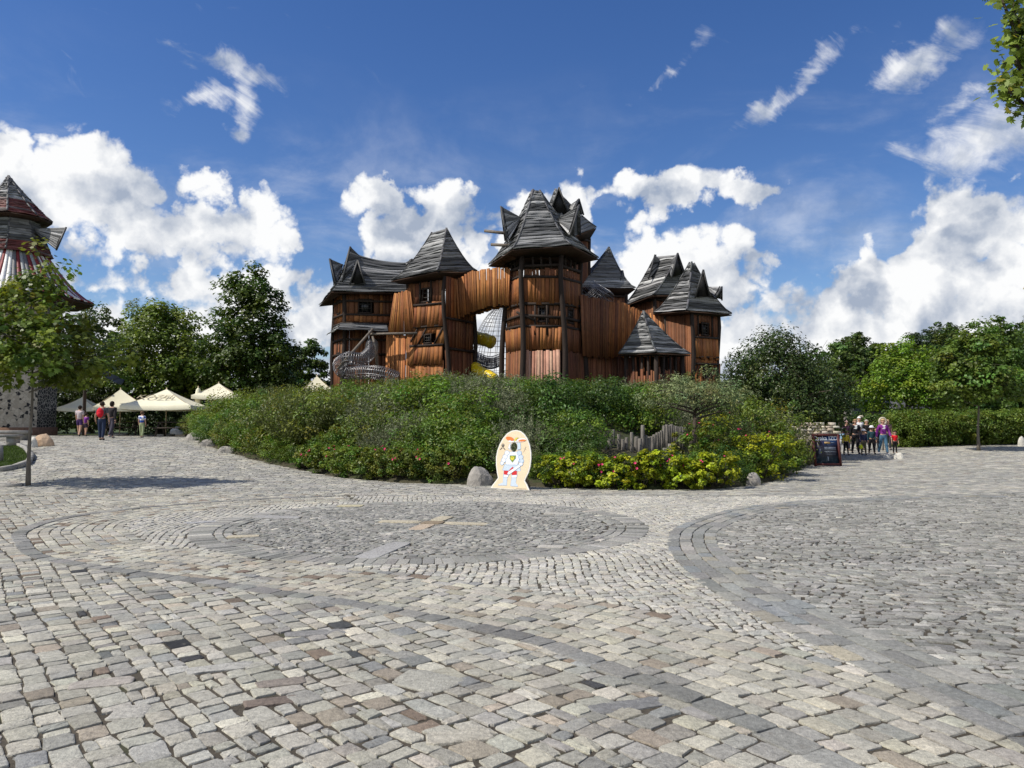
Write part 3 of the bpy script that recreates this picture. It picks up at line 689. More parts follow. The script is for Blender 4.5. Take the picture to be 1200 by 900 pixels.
stone = mat('sett_stone', attr=True, rough=.82, spec=.25, nscale=28, namt=.34, fine=(190, .42), coarse=(.9, .17), bump=.011, bscale=55, spots=(13, .60, (.17, .155, .13), .45))
plaza = link('plaza', me, stone); tag(plaza, 'grey and beige granite setts laid in rows, arcs and a sundial disc across the square', kind='structure')
print('stones', len(Q), 'verts', off)
# sharp skirts: keep bevels crisp
try: me.set_sharp_from_angle(angle=R(38))
except Exception as ex: print(ex)

# ------------------------------------------------------------------ ground sheet, bed sand, mound, hills
def grid_sheet(xs, ys, zf, drop=0.0):
    X, Y = np.meshgrid(xs, ys); Z = zf(X, Y)+drop; V = np.stack([X, Y, Z], -1).reshape(-1, 3)
    nx, ny = len(xs), len(ys); i, j = np.meshgrid(np.arange(nx-1), np.arange(ny-1)); a = (j*nx+i).ravel()
    f = np.stack([a, a+1, a+1+nx, a+nx], 1).ravel(); return V, f, np.full((nx-1)*(ny-1), 4)
def HILL(x, y):
    return 17*ss(28, 95, x-.05*y)*ss(45, 170, y)+9*ss(200, 700, np.hypot(x, y))*(1+.6*np.sin(x*.006+y*.003))*ss(-200, 300, y)
ax = np.concatenate([-np.geomspace(4000, 42, 22), np.linspace(-40, 44, 85), np.geomspace(46, 4000, 22)])
ay = np.concatenate([-np.geomspace(2500, 12, 12), np.linspace(-10, 70, 81), np.geomspace(72, 4500, 24)])
V, f, z = grid_sheet(ax, ay, lambda x, y: G(x, y)+HILL(x, y), -.06)
gm = mat('meadow', (.060, .085, .028), .95, nscale=.6, namt=.35, coarse=(.05, .2), fine=(9, .3), bump=.05, bscale=14)
ground = link('ground', mesh_np('ground', V, f, z, smooth=True), gm); tag(ground, 'grassy open ground stretching to the wooded horizon', kind='structure')
xs = np.linspace(-34, 40, 149); ys = np.linspace(-3, 47, 101)
V, f, z = grid_sheet(xs, ys, G, -.0100)
sand = mat('joint_sand', (.075, .064, .048), .95, nscale=40, namt=.5, coarse=(1.3, .3), spots=(2.2, .57, (.055, .062, .03), .7), bump=.01, bscale=90)
bedm = link('plaza_bed', mesh_np('plaza_bed', V, f, z, smooth=True), sand); tag(bedm, 'dark sandy joints with a little moss under the paving', kind='structure')
xs = np.linspace(-22, 21, 130); ys = np.linspace(16, 68, 150)
V, f, z = grid_sheet(xs, ys, lambda x, y: G(x, y)+MOUND(x, y))
soil = mat('bed_soil', (.055, .05, .028), .95, nscale=6, namt=.5, spots=(1.2, .5, (.04, .055, .018), .8), bump=.04, bscale=12)
mound = link('mound', mesh_np('mound', V, f, z, smooth=True), soil); tag(mound, 'earth mound of the planted bed under the castle', kind='structure')
# ------------------------------------------------------------------ timber building kit
ORA = [(.38, .150, .044), (.31, .120, .038), (.42, .18, .060), (.25, .094, .032)]
RED = [(.165, .066, .030), (.20, .083, .037), (.13, .052, .025)]
PNK = [(.42, .225, .15), (.36, .18, .115), (.47, .27, .19)]
MID = [(.30, .114, .036), (.245, .092, .031), (.335, .137, .046), (.20, .073, .027)]
GREYS = [(.095, .097, .10), (.165, .168, .171), (.27, .272, .273), (.055, .057, .059), (.35, .35, .347), (.12, .122, .125)]  # weathered greys, spread widened so boards also suggest shadow lines between courses
DKT = (.030, .020, .015)
plank_m = mat('stained_planks', attr=True, rough=.72, spec=.25, nscale=9, namt=.26, stretch=(3, 3, .25), fine=(3.0, .16), coarse=(.8, .2), spots=(1.7, .60, (.10, .05, .025), .5), bump=.012, bscale=12)
shing_m = mat('weathered_roof_boards', attr=True, rough=.55, spec=.4, nscale=5, namt=.28, stretch=(.6, .6, 5), fine=(20, .2), bump=.01, bscale=16)
timb_m = mat('dark_timber', DKT, .8, nscale=5, namt=.4, stretch=(3, 3, .4), bump=.02, bscale=8)
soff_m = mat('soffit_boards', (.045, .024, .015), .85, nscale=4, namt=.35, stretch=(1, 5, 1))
black_m = mat('window_dark', (.008, .008, .009), .25, spec=.5)
grid_m = mat('window_bars', (.05, .045, .04), .6)
log_m = mat('grey_log', (.17, .145, .12), .85, nscale=6, namt=.35, stretch=(1, 1, 1), bump=.01)
def XY(px, D): p = P(px, 450, D); return Vector((p.x, D, 0))
def ZY(py, D): return P(600, py, D).z
def lerp(a, b, k): return a+(b-a)*k

def planks(mb, A, B, z0, z1, n, cols, o0=.0, o1=.0, th=.05, fan=0.0, jag0=.08, jag1=.06, holes=(), gap=.018, lean=.0, nrm=None):
    """vertical boards from A to B (plan points); z0,z1 may be functions of u; o0,o1 = outward offset at foot and head"""
    A = Vector((A.x, A.y, 0)); B = Vector((B.x, B.y, 0)); d = (B-A); L = d.length; d = d/L
    if nrm is None:
        nrm = Vector((d.y, -d.x, 0))
    f0 = z0 if callable(z0) else (lambda u: z0); f1 = z1 if callable(z1) else (lambda u: z1)
    cuts = np.cumsum([0]+[random.uniform(.6, 1.4) for _ in range(n)]); cuts = cuts/cuts[-1]
    for i in range(n):
        u0, u1 = cuts[i], cuts[i+1]; um = (u0+u1)/2; w = (u1-u0)*L-gap
        c = vary(random.choice(cols), .16, .05)
        sh = fan*(um-.5)*L+lean+random.uniform(-.03, .03)          # sideways shift of the head
        zb = f0(um)+random.uniform(-jag0, jag0); zt = f1(um)+random.uniform(-jag1, jag1); oo = random.uniform(0, .025)
        segs = [(zb, zt)]
        for (ua, ub, za, zc) in holes:
            if ub > u0 and ua < u1:
                segs = [s for (a, b) in segs for s in ((a, min(b, za)), (max(a, zc), b)) if s[1]-s[0] > .05]
        for a, b in segs:
            def pt(z, side, off):
                k = (z-zb)/(zt-zb); ww = w*(1+fan*.8*k)
                return A+d*(um*L+side*ww/2+sh*k)+nrm*(lerp(o0, o1, k)+off+oo)+Vector((0, 0, z))
            mb.hexa(pt(a, -1, 0), pt(a, 1, 0), pt(a, 1, th), pt(a, -1, th), pt(b, -1, 0), pt(b, 1, 0), pt(b, 1, th), pt(b, -1, th), col=c)

def courses(mb, Sf, n, m=12, lift=.065, cols=GREYS, wob=.14, colf=None):
    """roof boards laid across a surface Sf(u,t), t from top to eave: each course lifts its lower edge over the next"""
    n = int(n*1.25) if n > 6 else n; ts = np.linspace(0, 1, n+1); us = np.linspace(0, 1, m+1)
    ts = ts.copy(); ts[1:-1] += np.array([random.uniform(-.35, .35)/n for _ in range(n-1)])
    ph = [(random.uniform(0, 6.3), random.uniform(2, 6), random.uniform(-.5, .5)) for _ in range(n+1)]
    def T(i, u):
        if i == 0: return 0
        amp = wob/n*(1 if i < n else .6); a, b, c = ph[i]; return ts[i]+amp*(math.sin(a+b*u)+.5*math.sin(2.7*a+11*u)+c*(u-.5)*2)
    e = 1e-3
    nc = (Vector(Sf(.5, .6))-Vector(Sf(.5, .5))).cross(Vector(Sf(.6, .5))-Vector(Sf(.5, .5)))
    nc.normalize()
    if nc.z < 0: nc = -nc
    for i in range(n):
        c = vary(random.choice(cols), .22, .006) if colf is None else colf(i/n)
        c = tuple(c); br = random.uniform(.15, .85) if random.random() < .6 else 2
        vs = []; fs = []; kk_ = random.uniform(.6, 1.5); c2 = tuple(x*kk_ for x in c)
        for part, (ua, ub) in enumerate(((0, min(br, 1)), (br, 1))):
            if ua >= 1: continue
            uu = [u for u in us if ua < u < ub]; uu = [ua]+uu+[ub]
            V = []; dz = random.uniform(-.012, .012)
            for u in uu:
                a = Vector(Sf(u, max(0, T(i, u)-.25/n if i else 0))); b = Vector(Sf(u, min(1.03, T(i+1, u))))
                lf = lift*(1+.5*math.sin(ph[i][0]*3+u*9))
                V += [a+nc*.008, b+nc*(lf+dz), b+nc*(lf+dz-.045)]
            F_ = []
            for q in range(len(uu)-1):
                o = q*3; F_ += [(o, o+1, o+4, o+3), (o+1, o+2, o+5, o+4)]
            mb.add(V, F_, c if part == 0 else c2)
def flare(p): return lambda s: 1-(1-s)**p
def hipsurf(aL, aR, cL, cR, p=1.3, sag=0.0):
    aL, aR, cL, cR = map(Vector, (aL, aR, cL, cR))
    def f(u, tt):
        s = tt
        a = lerp(aL, aR, u); c = lerp(cL, cR, u)
        q = lerp(a, c, s); q.z = a.z-(a.z-c.z)*(1-max(0,1-s)**p)-sag*4*u*(1-u)*s; return q
    return f
def hiproof(mb, eaves, tops, n, p=1.3, m=10, sag=0.0, cols=GREYS, colf=None, closed=True):
    k = len(eaves)
    for i in range(k):
        j = (i+1) % k
        if not closed and j == 0: continue
        f = hipsurf(tops[i], tops[j], eaves[i], eaves[j], p, sag); courses(mb, f, n, m, cols=cols, colf=colf)
        # thin capping board down the hip
        pts = [f(0, s)+Vector((0, 0, .045)) for s in np.linspace(0, 1, 7)]
        for a, b in zip(pts[:-1], pts[1:]): mb.beam(a, b, .11, .06, vary(GREYS[0], .3))
def soffit(mb, eaves, walls, drop=.04):
    k = len(eaves)
    for i in range(k):
        j = (i+1) % k; a, b, c, d = Vector(eaves[i]), Vector(eaves[j]), Vector(walls[j]), Vector(walls[i])
        z = Vector((0, 0, -drop)); z2 = Vector((0, 0, -drop-.06))
        mb.hexa(a+z2, b+z2, c+z2, d+z2, a+z, b+z, c+z, d+z)
def wobpost(mb, a, b, w=.17, seg=7, amp=.09, out=Vector((0, -1, 0))):
    """crooked log post"""
    a = Vector(a); b = Vector(b); ph = random.uniform(0, 6)
    pts = []
    for i in range(seg+1):
        k = i/seg; s = math.sin(ph+k*6.5)*amp*(1 if 0 < i < seg else .3); pts.append(lerp(a, b, k)+Vector((s, s*.3, 0))+out*.07)
    mb.tube(pts, [w*.62*(1.15-.25*i/seg) for i in range(seg+1)], 7)
def window(parent, c, nrm, w, h, nx=3, nz=3, see=False, skew=0.0, name='window'):
    """crooked dark window: frame and bars, with a pane unless one can look through"""
    c = Vector(c); nrm = Vector(nrm).normalized(); r = Vector((-nrm.y, nrm.x, 0)); up = (Vector((0, 0, 1))+r*skew).normalized()
    fr = MB()
    for s in (-1, 1):
        fr.beam(c+r*s*w/2-up*(h/2+.06)+nrm*.06, c+r*s*w/2+up*(h/2+.06)+nrm*.06, .07, .10)
        fr.beam(c-r*(w/2+.07)+up*s*h/2+nrm*.065, c+r*(w/2+.07)+up*s*h/2+nrm*.065, .07, .10)
    fo = fr.build(name, timb_m, parent)
    g = MB()
    for i in range(1, nx): g.beam(c+r*(i/nx-.5)*w-up*h/2+nrm*.045, c+r*(i/nx-.5)*w+up*h/2+nrm*.045, .022, .03)
    for i in range(1, nz): g.beam(c-r*w/2+up*(i/nz-.5)*h+nrm*.05, c+r*w/2+up*(i/nz-.5)*h+nrm*.05, .022, .03)
    if not see:
        a = c+nrm*.0; g.hexa(a-r*w/2-up*h/2, a+r*w/2-up*h/2, a+r*w/2-up*h/2+nrm*.02, a-r*w/2-up*h/2+nrm*.02, a-r*w/2+up*h/2, a+r*w/2+up*h/2, a+r*w/2+up*h/2+nrm*.02, a-r*w/2+up*h/2+nrm*.02, mi=1)
    g.build('window_grid', [grid_m, black_m], fo if fo.parent is None or fo.parent.parent is None else parent)
    return fo
def horn(tower, tip, back, bl, br, n=8, name='dormer', gable='dark'):
    """pointed roof horn: a ridge from back to tip, two boarded slopes and a gable front"""
    tip, back, bl, br = map(Vector, (tip, back, bl, br)); mb = MB()
    for base in (bl, br):
        def f(u, s, base=base):
            a = lerp(back, tip, u); b = lerp(back, base, u); q = lerp(a, b, s); q -= Vector((0, 0, .18*s*(1-s)*4*u*.6)); return q
        courses(mb, f, n, 8, lift=.035)
    # underside boards closing the slopes, and the gable
    inn = (bl+br+tip)/3; back2 = back
    g = (tip-inn)*.94+inn, (bl-inn)*.94+inn, (br-inn)*.94+inn
    off = (back-inn).normalized()*.10
    a, b, c = [q+off for q in g]; e = off.normalized()*.05
    mb.add([a, b, c, a+e, b+e, c+e], [(0, 1, 2), (5, 4, 3), (0, 3, 4, 1), (1, 4, 5, 2), (2, 5, 3, 0)], (.012, .011, .011))
    d = MB
    for q0, q1 in ((tip, bl), (tip, br)): mb.beam(q0, q1, .09, .07, (.05, .05, .05))
    return mb.build(name, shing_m, tower)

# ------------------------------------------------------------------ the castle
cz = 1.6
castle = empty('wooden_castle', (1.6, 46, 1.7)); 
tag(castle, 'sprawling crooked castle of orange planks with steep grey board roofs on the shrub mound', 'castle')
def tpart(name, label=None):
    """a tower: its wall mesh is made first and holds roof, frame, windows"""
    return name
# ---- hexagonal main tower
def ring(c, r, a0, k): return [Vector((c.x+r*math.cos(R(a0+360/k*i)), c.y+r*math.sin(R(a0+360/k*i)), 0)) for i in range(k)]
T3c = XY(637, 43.8); hexw = ring(T3c, 2.05, 176, 6)     # 176 left, 236 front left, 296 front right, 356 right, then back
zl = lambda y: ZY(y, 42.1)
mb = MB(); bandsz = [(zl(446), zl(411), PNK, .16, .06), (zl(411), zl(383), MID, .05, .09), (zl(383), zl(354), RED, .0, .0), (zl(356), zl(324), MID, .10, .07)]
for i in range(6):
    A, B = hexw[i], hexw[(i+1) % 6]; front = i in (0, 1, 2)
    for bi, (z0, z1, cs, o0, o1) in enumerate(bandsz):
        if bi == 0 and i != 1: cs = RED
        if bi in (1, 3) and i == 2: cs = RED  # shade of the right face put into darker boards
        holes = []
        if bi == 2 and i == 1: holes = [(.42, .62, z0+.35, z1-.35)]
        if bi == 2 and i == 2: holes = [(.3, .6, z0+.35, z1-.35)]
        planks(mb, A, B, z0-(1.6 if bi == 0 else .0), z1, 11 if i in (1, 4) else 11, cs, o0, o1, jag0=.10 if bi else .02, holes=holes, fan=(-.06 if bi == 0 else .05) if front else 0)
    planks(mb, A, B, zl(326), zl(315), 9, RED, .02, .02)      # gallery parapet
t3 = mb.build('tower', plank_m, castle); t3['label'] = 'tall hexagonal main tower with pinkish boards at its foot'
fr = MB(); 
for i in range(6):
    w = hexw[i]; o = (w-T3c).normalized()
    wobpost(fr, Vector((w.x, w.y, 1.2))+o*.28, Vector((w.x, w.y, zl(298)))+o*.02, .24, 9, .10, o)
    A, B = hexw[i], hexw[(i+1) % 6]; nr = Vector(((B-A).y, -(B-A).x, 0)).normalized()
    for y in (383, 371, 356, 325, 313):
        fr.beam(Vector((A.x, A.y, zl(y)+random.uniform(-.1, .1)))+nr*.1, Vector((B.x, B.y, zl(y)+random.uniform(-.1, .1)))+nr*.1, .12, .14)
    for u in (.25, .5, .75): fr.beam(lerp(A, B, u)+Vector((0, 0, zl(318))), lerp(A, B, u+random.uniform(-.08, .08))+Vector((0, 0, zl(296))), .12)
    if i == 1:
        fr.beam(Vector((A.x, A.y, zl(366)))+nr*.12+Vector((-.4, 0, 0)), lerp(A, B, .3)+Vector((0, 0, zl(376)))+nr*.14, .12)
        for u in (.30, .62): fr.beam(lerp(A, B, u)+Vector((0, 0, zl(393)))+nr*.1, lerp(A, B, u)+Vector((0, 0, zl(357)))+nr*.1, .11)
# floors and added lining keep the tower dark and block sky behind gaps
fl = MB()
for y in (412, 384, 356, 326, 300):
    ps = [lerp(T3c, w, .96)+Vector((0, 0, zl(y))) for w in hexw]; fl.add(ps+[p-Vector((0, 0, .08)) for p in ps], [tuple(range(6)), tuple(range(11, 5, -1))]+[(i, i+6, (i+1) % 6+6, (i+1) % 6) for i in range(6)])
for i in range(6):
    a, b = lerp(T3c, hexw[i], .965), lerp(T3c, hexw[(i+1) % 6], .965)
    for y0, y1 in ((470, 384), (354, 326)): fl.add([Vector((a.x, a.y, zl(y0))), Vector((b.x, b.y, zl(y0))), Vector((b.x, b.y, zl(y1))), Vector((a.x, a.y, zl(y1)))], [(0, 1, 2, 3)])
fr.build('timber_frame', timb_m, t3); fl.build('floor_deck', soff_m, t3)
nf = (hexw[2]-hexw[1]); nf = Vector((nf.y, -nf.x, 0)).normalized(); nr3 = (hexw[3]-hexw[2]); nr3 = Vector((nr3.y, -nr3.x, 0)).normalized()
window(t3, lerp(hexw[1], hexw[2], .52)+Vector((0, 0, (zl(373)+zl(364))/2)), nf, .5, .8, 3, 4)
window(t3, lerp(hexw[2], hexw[3], .45)+Vector((0, 0, (zl(373)+zl(364))/2)), nr3, .55, .8, 3, 4)
ev = ring(T3c, 3.15, 176, 6)
evz = [(310, 43.9), (290.6, 41.0), (287.2, 41.0), (302.5, 43.6), (296, 46.5), (300, 46.5)]
ev = [Vector((e.x, e.y, ZY(y, D))) for e, (y, D) in zip(ev, evz)]
apx = P(628.4, 223, 43.8); tl = apx+Vector((-.22, .1, 0)); tr = apx+Vector((.25, .1, -.05)); tf = apx
tops = [tl, tl+Vector((.05, -.15, 0)), tr+Vector((-.05, -.15, 0)), tr, tr+Vector((0, .3, 0)), tl+Vector((0, .3, 0))]
rf = MB(); hiproof(rf, ev, tops, 21, 1.28, 10, .0); rf.build('roof', shing_m, t3)
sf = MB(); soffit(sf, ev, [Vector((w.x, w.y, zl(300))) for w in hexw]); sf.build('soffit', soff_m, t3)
horn(t3, P(586.9, 241.8, 42.6), P(611, 255, 43.4), P(594.5, 284, 42.2), P(592, 282, 44.6), 10)
horn(t3, P(678.8, 240, 42.4), P(652, 258, 43.2), P(668, 276, 41.6), P(680, 276, 44.2), 10)
lg = MB()
for a, b in ((P(568, 270.6, 44.0), P(594, 273.5, 43.4)), (P(575.6, 286.6, 43.4), P(600, 288, 42.9))): lg.tube([a, b], [.085, .095], 9)
lo = lg.build('projecting_log', log_m, t3)
# ---- second hipped tower behind it
def simple_tower(label, eaves, tops, wallpx, zbase, zeave, n=12, p=1.3, cols=RED, nbo=14, inset=.72, sag=0.0):
    c = sum((Vector(e) for e in eaves), Vector())/len(eaves)
    wl = [lerp(c, Vector(e), inset) for e in eaves] if wallpx is None else wallpx
    for w in wl: w.z = 0
    mb = MB(); k = len(wl)
    for i in range(k): planks(mb, wl[i], wl[(i+1) % k], zbase, zeave, nbo, cols)
    tw = mb.build('tower', plank_m, castle); tw['label'] = label
    fr = MB()
    for w in wl:
        o = (w-Vector((c.x, c.y, 0))).normalized(); wobpost(fr, Vector((w.x, w.y, zbase-.2)), Vector((w.x, w.y, zeave+.1)), .2, 7, .06, o)
    for i in range(k):
        A, B = wl[i], wl[(i+1) % k]; nr = Vector(((B-A).y, -(B-A).x, 0)).normalized()
        for z in (zeave-.1, lerp(zbase, zeave, .55)): fr.beam(Vector((A.x, A.y, z))+nr*.09, Vector((B.x, B.y, z))+nr*.09, .12)
    fr.build('timber_frame', timb_m, tw)
    ps = [Vector((w.x, w.y, zeave-.2)) for w in wl]; fl = MB(); fl.add(ps+[q-Vector((0, 0, .08)) for q in ps], [tuple(range(k)), tuple(range(2*k-1, k-1, -1))]+[(i, i+k, (i+1) % k+k, (i+1) % k) for i in range(k)]); fl.build('floor_deck', soff_m, tw)
    rf = MB(); hiproof(rf, [Vector(e) for e in eaves], [Vector(q) for q in tops], n, p, 10, sag); rf.build('roof', shing_m, tw)
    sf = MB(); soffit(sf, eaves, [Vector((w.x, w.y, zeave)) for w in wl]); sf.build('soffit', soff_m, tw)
    return tw, wl
def quad4(l, f, r):
    l, f, r = Vector(l), Vector(f), Vector(r); b = l+r-f; b.z = (l.z+r.z)/2; return [l, f, r, b]
e7 = quad4(P(634, 262, 51.5), P(667, 279, 48.8), P(698.7, 266.5, 51.2))
t7, w7 = simple_tower('tall slim tower rising behind the main tower', e7, [P(651, 222, 51.6)]*4, None, 2.0, ZY(276, 50), 12, 1.15)
horn(t7, P(655, 219.5, 50.0), P(655, 240, 51.8), P(645, 248, 50.2), P(667, 252, 50.2), 7)
horn(t7, P(678.5, 233, 51), P(664, 243, 51.6), P(672, 247, 50.4), P(684, 252, 51.4), 6)
e4 = quad4(P(664, 335.5, 52.5), P(672, 336.5, 50.2), P(744.5, 337.5, 50.8))
t4, w4 = simple_tower('low tower with a spire roof half hidden behind the plank wall', e4, [P(713.5, 290, 52.4)]*4, None, 2.0, ZY(346, 51), 15, 1.5)
horn(t4, P(729.6, 317, 51.6), P(722, 322, 52), P(726, 332, 51.2), P(733, 333, 52), 5)
# ---- left middle tower (corner towards the camera)
e2 = quad4(P(458.2, 328.6, 45.3), P(511.7, 317.5, 43.2), P(559.3, 318.4, 45.5))
w2 = [XY(477.5, 45.4), XY(520.5, 43.9), XY(553.5, 45.8)]; w2.append(w2[0]+w2[2]-w2[1])
z2 = lambda y: ZY(y, 44.4)
mb = MB(); A, B, C_, D_ = w2
hole = (.42, .62, z2(353), z2(338))
planks(mb, A, B, z2(356), z2(330), 9, RED, .0, .0, holes=[hole]); planks(mb, A, B, z2(382), z2(355), 10, MID, .12, .05, fan=.06)
planks(mb, A, B, z2(405), z2(380), 9, MID, .0, .0, lean=.12, holes=[(.42, .72, z2(402), z2(391))]); planks(mb, A, B, z2(427), z2(404), 10, MID, .14, .05, fan=-.05); planks(mb, A, B, 1.4, z2(424), 9, MID, .05, .05)
planks(mb, B, C_, z2(374), z2(325), 10, RED+MID[:1], .05, .05); planks(mb, B, C_, z2(409), z2(373), 10, RED, .0, .03); planks(mb, B, C_, 1.4, z2(409), 10, RED, .04, .02)  # right face turned from the sun, its shade set in darker board colours
planks(mb, C_, D_, 1.4, z2(356), 10, RED); planks(mb, D_, A, 1.4, z2(330), 10, RED)
planks(mb, C_, D_, z2(356), z2(330), 10, RED, holes=[(.2, .8, z2(358), z2(332))])
t2 = mb.build('tower', plank_m, castle); t2['label'] = 'square tower set corner-on with orange panels left of the arch'
fr = MB()
for w, s in zip(w2, (-1, 1, 1, 1)):
    o = (w-(A+C_)/2).normalized(); wobpost(fr, Vector((w.x+(.45 if s < 0 else .25), w.y, 1.2)) if w in (A, B) else Vector((w.x, w.y, 1.2)), Vector((w.x, w.y, z2(326))), .2, 9, .12, o)
for (p0, p1) in ((A, B), (B, C_)):
    nr = Vector(((p1-p0).y, -(p1-p0).x, 0)).normalized()
    for y in (382, 404, 356) if p0 is A else (374, 409): fr.beam(Vector((p0.x, p0.y, z2(y)))+nr*.1, Vector((p1.x, p1.y, z2(y+1)))+nr*.1, .12)
nA = Vector(((B-A).y, -(B-A).x, 0)).normalized()
for u in (.36, .66): fr.beam(lerp(A, B, u)+Vector((0, 0, z2(356)))+nA*.08, lerp(A, B, u)+Vector((0, 0, z2(329)))+nA*.08, .11)
for u0, u1 in ((.05, .3), (.3, .55), (.75, 1.0)): fr.beam(lerp(A, B, u0)+Vector((0, 0, z2(404)))+nA*.09, lerp(A, B, u1)+Vector((0, 0, z2(384)))+nA*.09, .08)
fr.build('timber_frame', timb_m, t2)
window(t2, lerp(A, B, .52)+Vector((0, 0, z2(345.5))), nA, .5, .78, 2, 3, see=True, skew=.08)
window(t2, lerp(A, B, .57)+Vector((0, 0, z2(397))), nA, .48, .5, 3, 3)
rf = MB(); tp1, tp2 = P(505.9, 273, 45.6), P(523.2, 267.9, 45.0); hiproof(rf, e2, [tp1, tp2, tp2, tp1], 17, 1.45, 10); rf.build('roof', shing_m, t2)
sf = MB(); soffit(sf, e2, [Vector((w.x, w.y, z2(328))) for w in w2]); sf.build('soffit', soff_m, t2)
# ---- left house
e1 = [P(374.4, 357.5, 48.6), P(388.5, 341, 45.3), P(476, 342.5, 45.9), P(482, 338, 49.2)]
tL, tR = P(411, 296, 47.4), P(483, 308, 47.8)
w1 = [XY(391.5, 47.6), XY(403.5, 46.1), XY(470, 46.6)]; w1.append(w1[0]+w1[2]-w1[1]); z1 = lambda y: ZY(y, 46.2)
mb = MB(); A, B, C_, D_ = w1
for p0, p1, nb in ((A, B, 6), (B, C_, 13), (C_, D_, 7), (D_, A, 12)):
    planks(mb, p0, p1, z1(380), z1(342), nb, RED+MID[:1], holes=[(.25, .46, z1(367), z1(351))] if p0 is B else []); planks(mb, p0, p1, 1.4, z1(381), nb, RED, .0, .0)
planks(mb, B, C_, z1(378), z1(369), 12, MID, .06, .06)
t1 = mb.build('tower', plank_m, castle); t1['label'] = 'house at the left end with a long ridge roof'
fr = MB()
for w in w1: wobpost(fr, Vector((w.x, w.y, 1.2)), Vector((w.x, w.y, z1(341))), .22, 8, .07, (w-(A+C_)/2).normalized())
for p0, p1 in ((A, B), (B, C_)):
    nr = Vector(((p1-p0).y, -(p1-p0).x, 0)).normalized()
    for y in (369, 353, 379, 398, 415): fr.beam(Vector((p0.x, p0.y, z1(y)))+nr*.09, Vector((p1.x, p1.y, z1(y)))+nr*.09, .12)
fr.build('timber_frame', timb_m, t1)
nB = Vector(((C_-B).y, -(C_-B).x, 0)).normalized()
window(t1, lerp(B, C_, .35)+Vector((0, 0, z1(359))), nB, .75, .8, 3, 3)
nAB = Vector(((B-A).y, -(B-A).x, 0)).normalized()
window(t1, lerp(A, B, .5)+Vector((0, 0, z1(358))), nAB, .5, .8, 3, 3); window(t1, lerp(A, B, .5)+Vector((0, 0, z1(405))), nAB, .5, .8, 3, 3)
rf = MB()
def ridge(u): q = lerp(tL, tR, u); q.z -= .18*math.sin(u*math.pi)*(1 if u > .15 else .6); return q
def f_front(u, s): a = ridge(u); c = lerp(e1[1], e1[2], u); q = lerp(a, c, s); q.z = a.z-(a.z-c.z)*(1-max(0,1-s)**1.35); return q
def f_back(u, s): a = ridge(1-u); c = lerp(e1[3], e1[0], u); q = lerp(a, c, s); q.z = a.z-(a.z-c.z)*(1-max(0,1-s)**1.35); return q
courses(rf, f_front, 15, 16); courses(rf, f_back, 15, 16); courses(rf, hipsurf(tL, tL, e1[0], e1[1], 1.3), 14, 8); courses(rf, hipsurf(tR, tR, e1[2], e1[3], 1.1), 12, 6)
rf.build('roof', shing_m, t1)
sf = MB(); soffit(sf, e1, [Vector((w.x, w.y, z1(343))) for w in w1]); sf.build('soffit', soff_m, t1)
horn(t1, P(410.5, 289, 46.9), P(424, 302, 47.5), P(401, 330, 46), P(398, 333, 47.6), 9)
horn(t1, P(386.2, 303.2, 46.6), P(402, 310, 47.2), P(394, 335, 45.9), P(392, 334, 47.4), 9)
horn(t1, P(419.3, 305, 45.9), P(421, 312, 47.0), P(410, 333.4, 45.75), P(428, 333.4, 45.75), 6)
horn(t1, P(482.5, 303.5, 47.2), P(474, 308.5, 47.7), P(478, 312, 47.3), P(487, 312, 47.8), 3)
aw = MB(); a0, a1 = P(399, 378.5, 46.0), P(453, 380.5, 46.2); b0, b1 = P(396, 386.5, 44.9), P(455, 388.8, 45.2); c0, c1 = P(393, 383.5, 47.6), P(383, 393, 47.6)
courses(aw, hipsurf(a0, a1, b0, b1, 1.1), 5, 10); courses(aw, hipsurf(c0, a0, c1, b0, 1.1), 5, 8); aw.build('awning', shing_m, t1)
lg = MB(); lg.tube([P(437, 385.5, 44.9), P(396, 432, 43.6)], [.075, .09], 8); lg.tube([P(433, 391.5, 45), P(489, 390.5, 44.6)], [.07, .07], 8); lg.tube([P(436.5, 394, 45), P(441, 408, 45), P(442.5, 436, 45)], [.07, .09, .1], 8)
lg.build('prop_log', log_m, t1)
# ---- right tower
e5 = quad4(P(765.6, 367, 45.7), P(804.6, 363.5, 43.4), P(857.4, 368, 45.2))
w5 = [XY(781, 45.3), XY(811.5, 44.0), XY(841, 45.3)]; w5.append(w5[0]+w5[2]-w5[1]); z5 = lambda y: ZY(y, 44.5)
mb = MB(); A, B, C_, D_ = w5
planks(mb, B, C_, z5(396), z5(366), 9, RED, .0, .0, holes=[(.3, .66, z5(392), z5(379))]); planks(mb, B, C_, z5(420), z5(395), 9, MID, .1, .04, fan=.05); planks(mb, B, C_, z5(428), z5(418), 9, MID, .0, .0, lean=.15); planks(mb, B, C_, 1.4, z5(425), 9, MID, 0, 0, lean=.2, holes=[(.35, .62, z5(442), z5(428))])
for p0, p1 in ((A, B), (C_, D_), (D_, A)): planks(mb, p0, p1, 1.4, z5(366), 10, RED)
t5 = mb.build('tower', plank_m, castle); t5['label'] = 'square tower at the right end with a dormered roof'
fr = MB()
for w in w5: wobpost(fr, Vector((w.x, w.y, 1.2)), Vector((w.x, w.y, z5(364))), .2, 8, .10, (w-(A+C_)/2).normalized())
nC = Vector(((C_-B).y, -(C_-B).x, 0)).normalized()
for y in (396, 419, 427, 369): fr.beam(Vector((B.x, B.y, z5(y)))+nC*.1, Vector((C_.x, C_.y, z5(y-1)))+nC*.1, .11)
for u0 in (.0, .14, .7, .84): fr.beam(lerp(B, C_, u0)+Vector((0, 0, z5(444)))+nC*.09, lerp(B, C_, u0+.16)+Vector((0, 0, z5(429)))+nC*.09, .06)
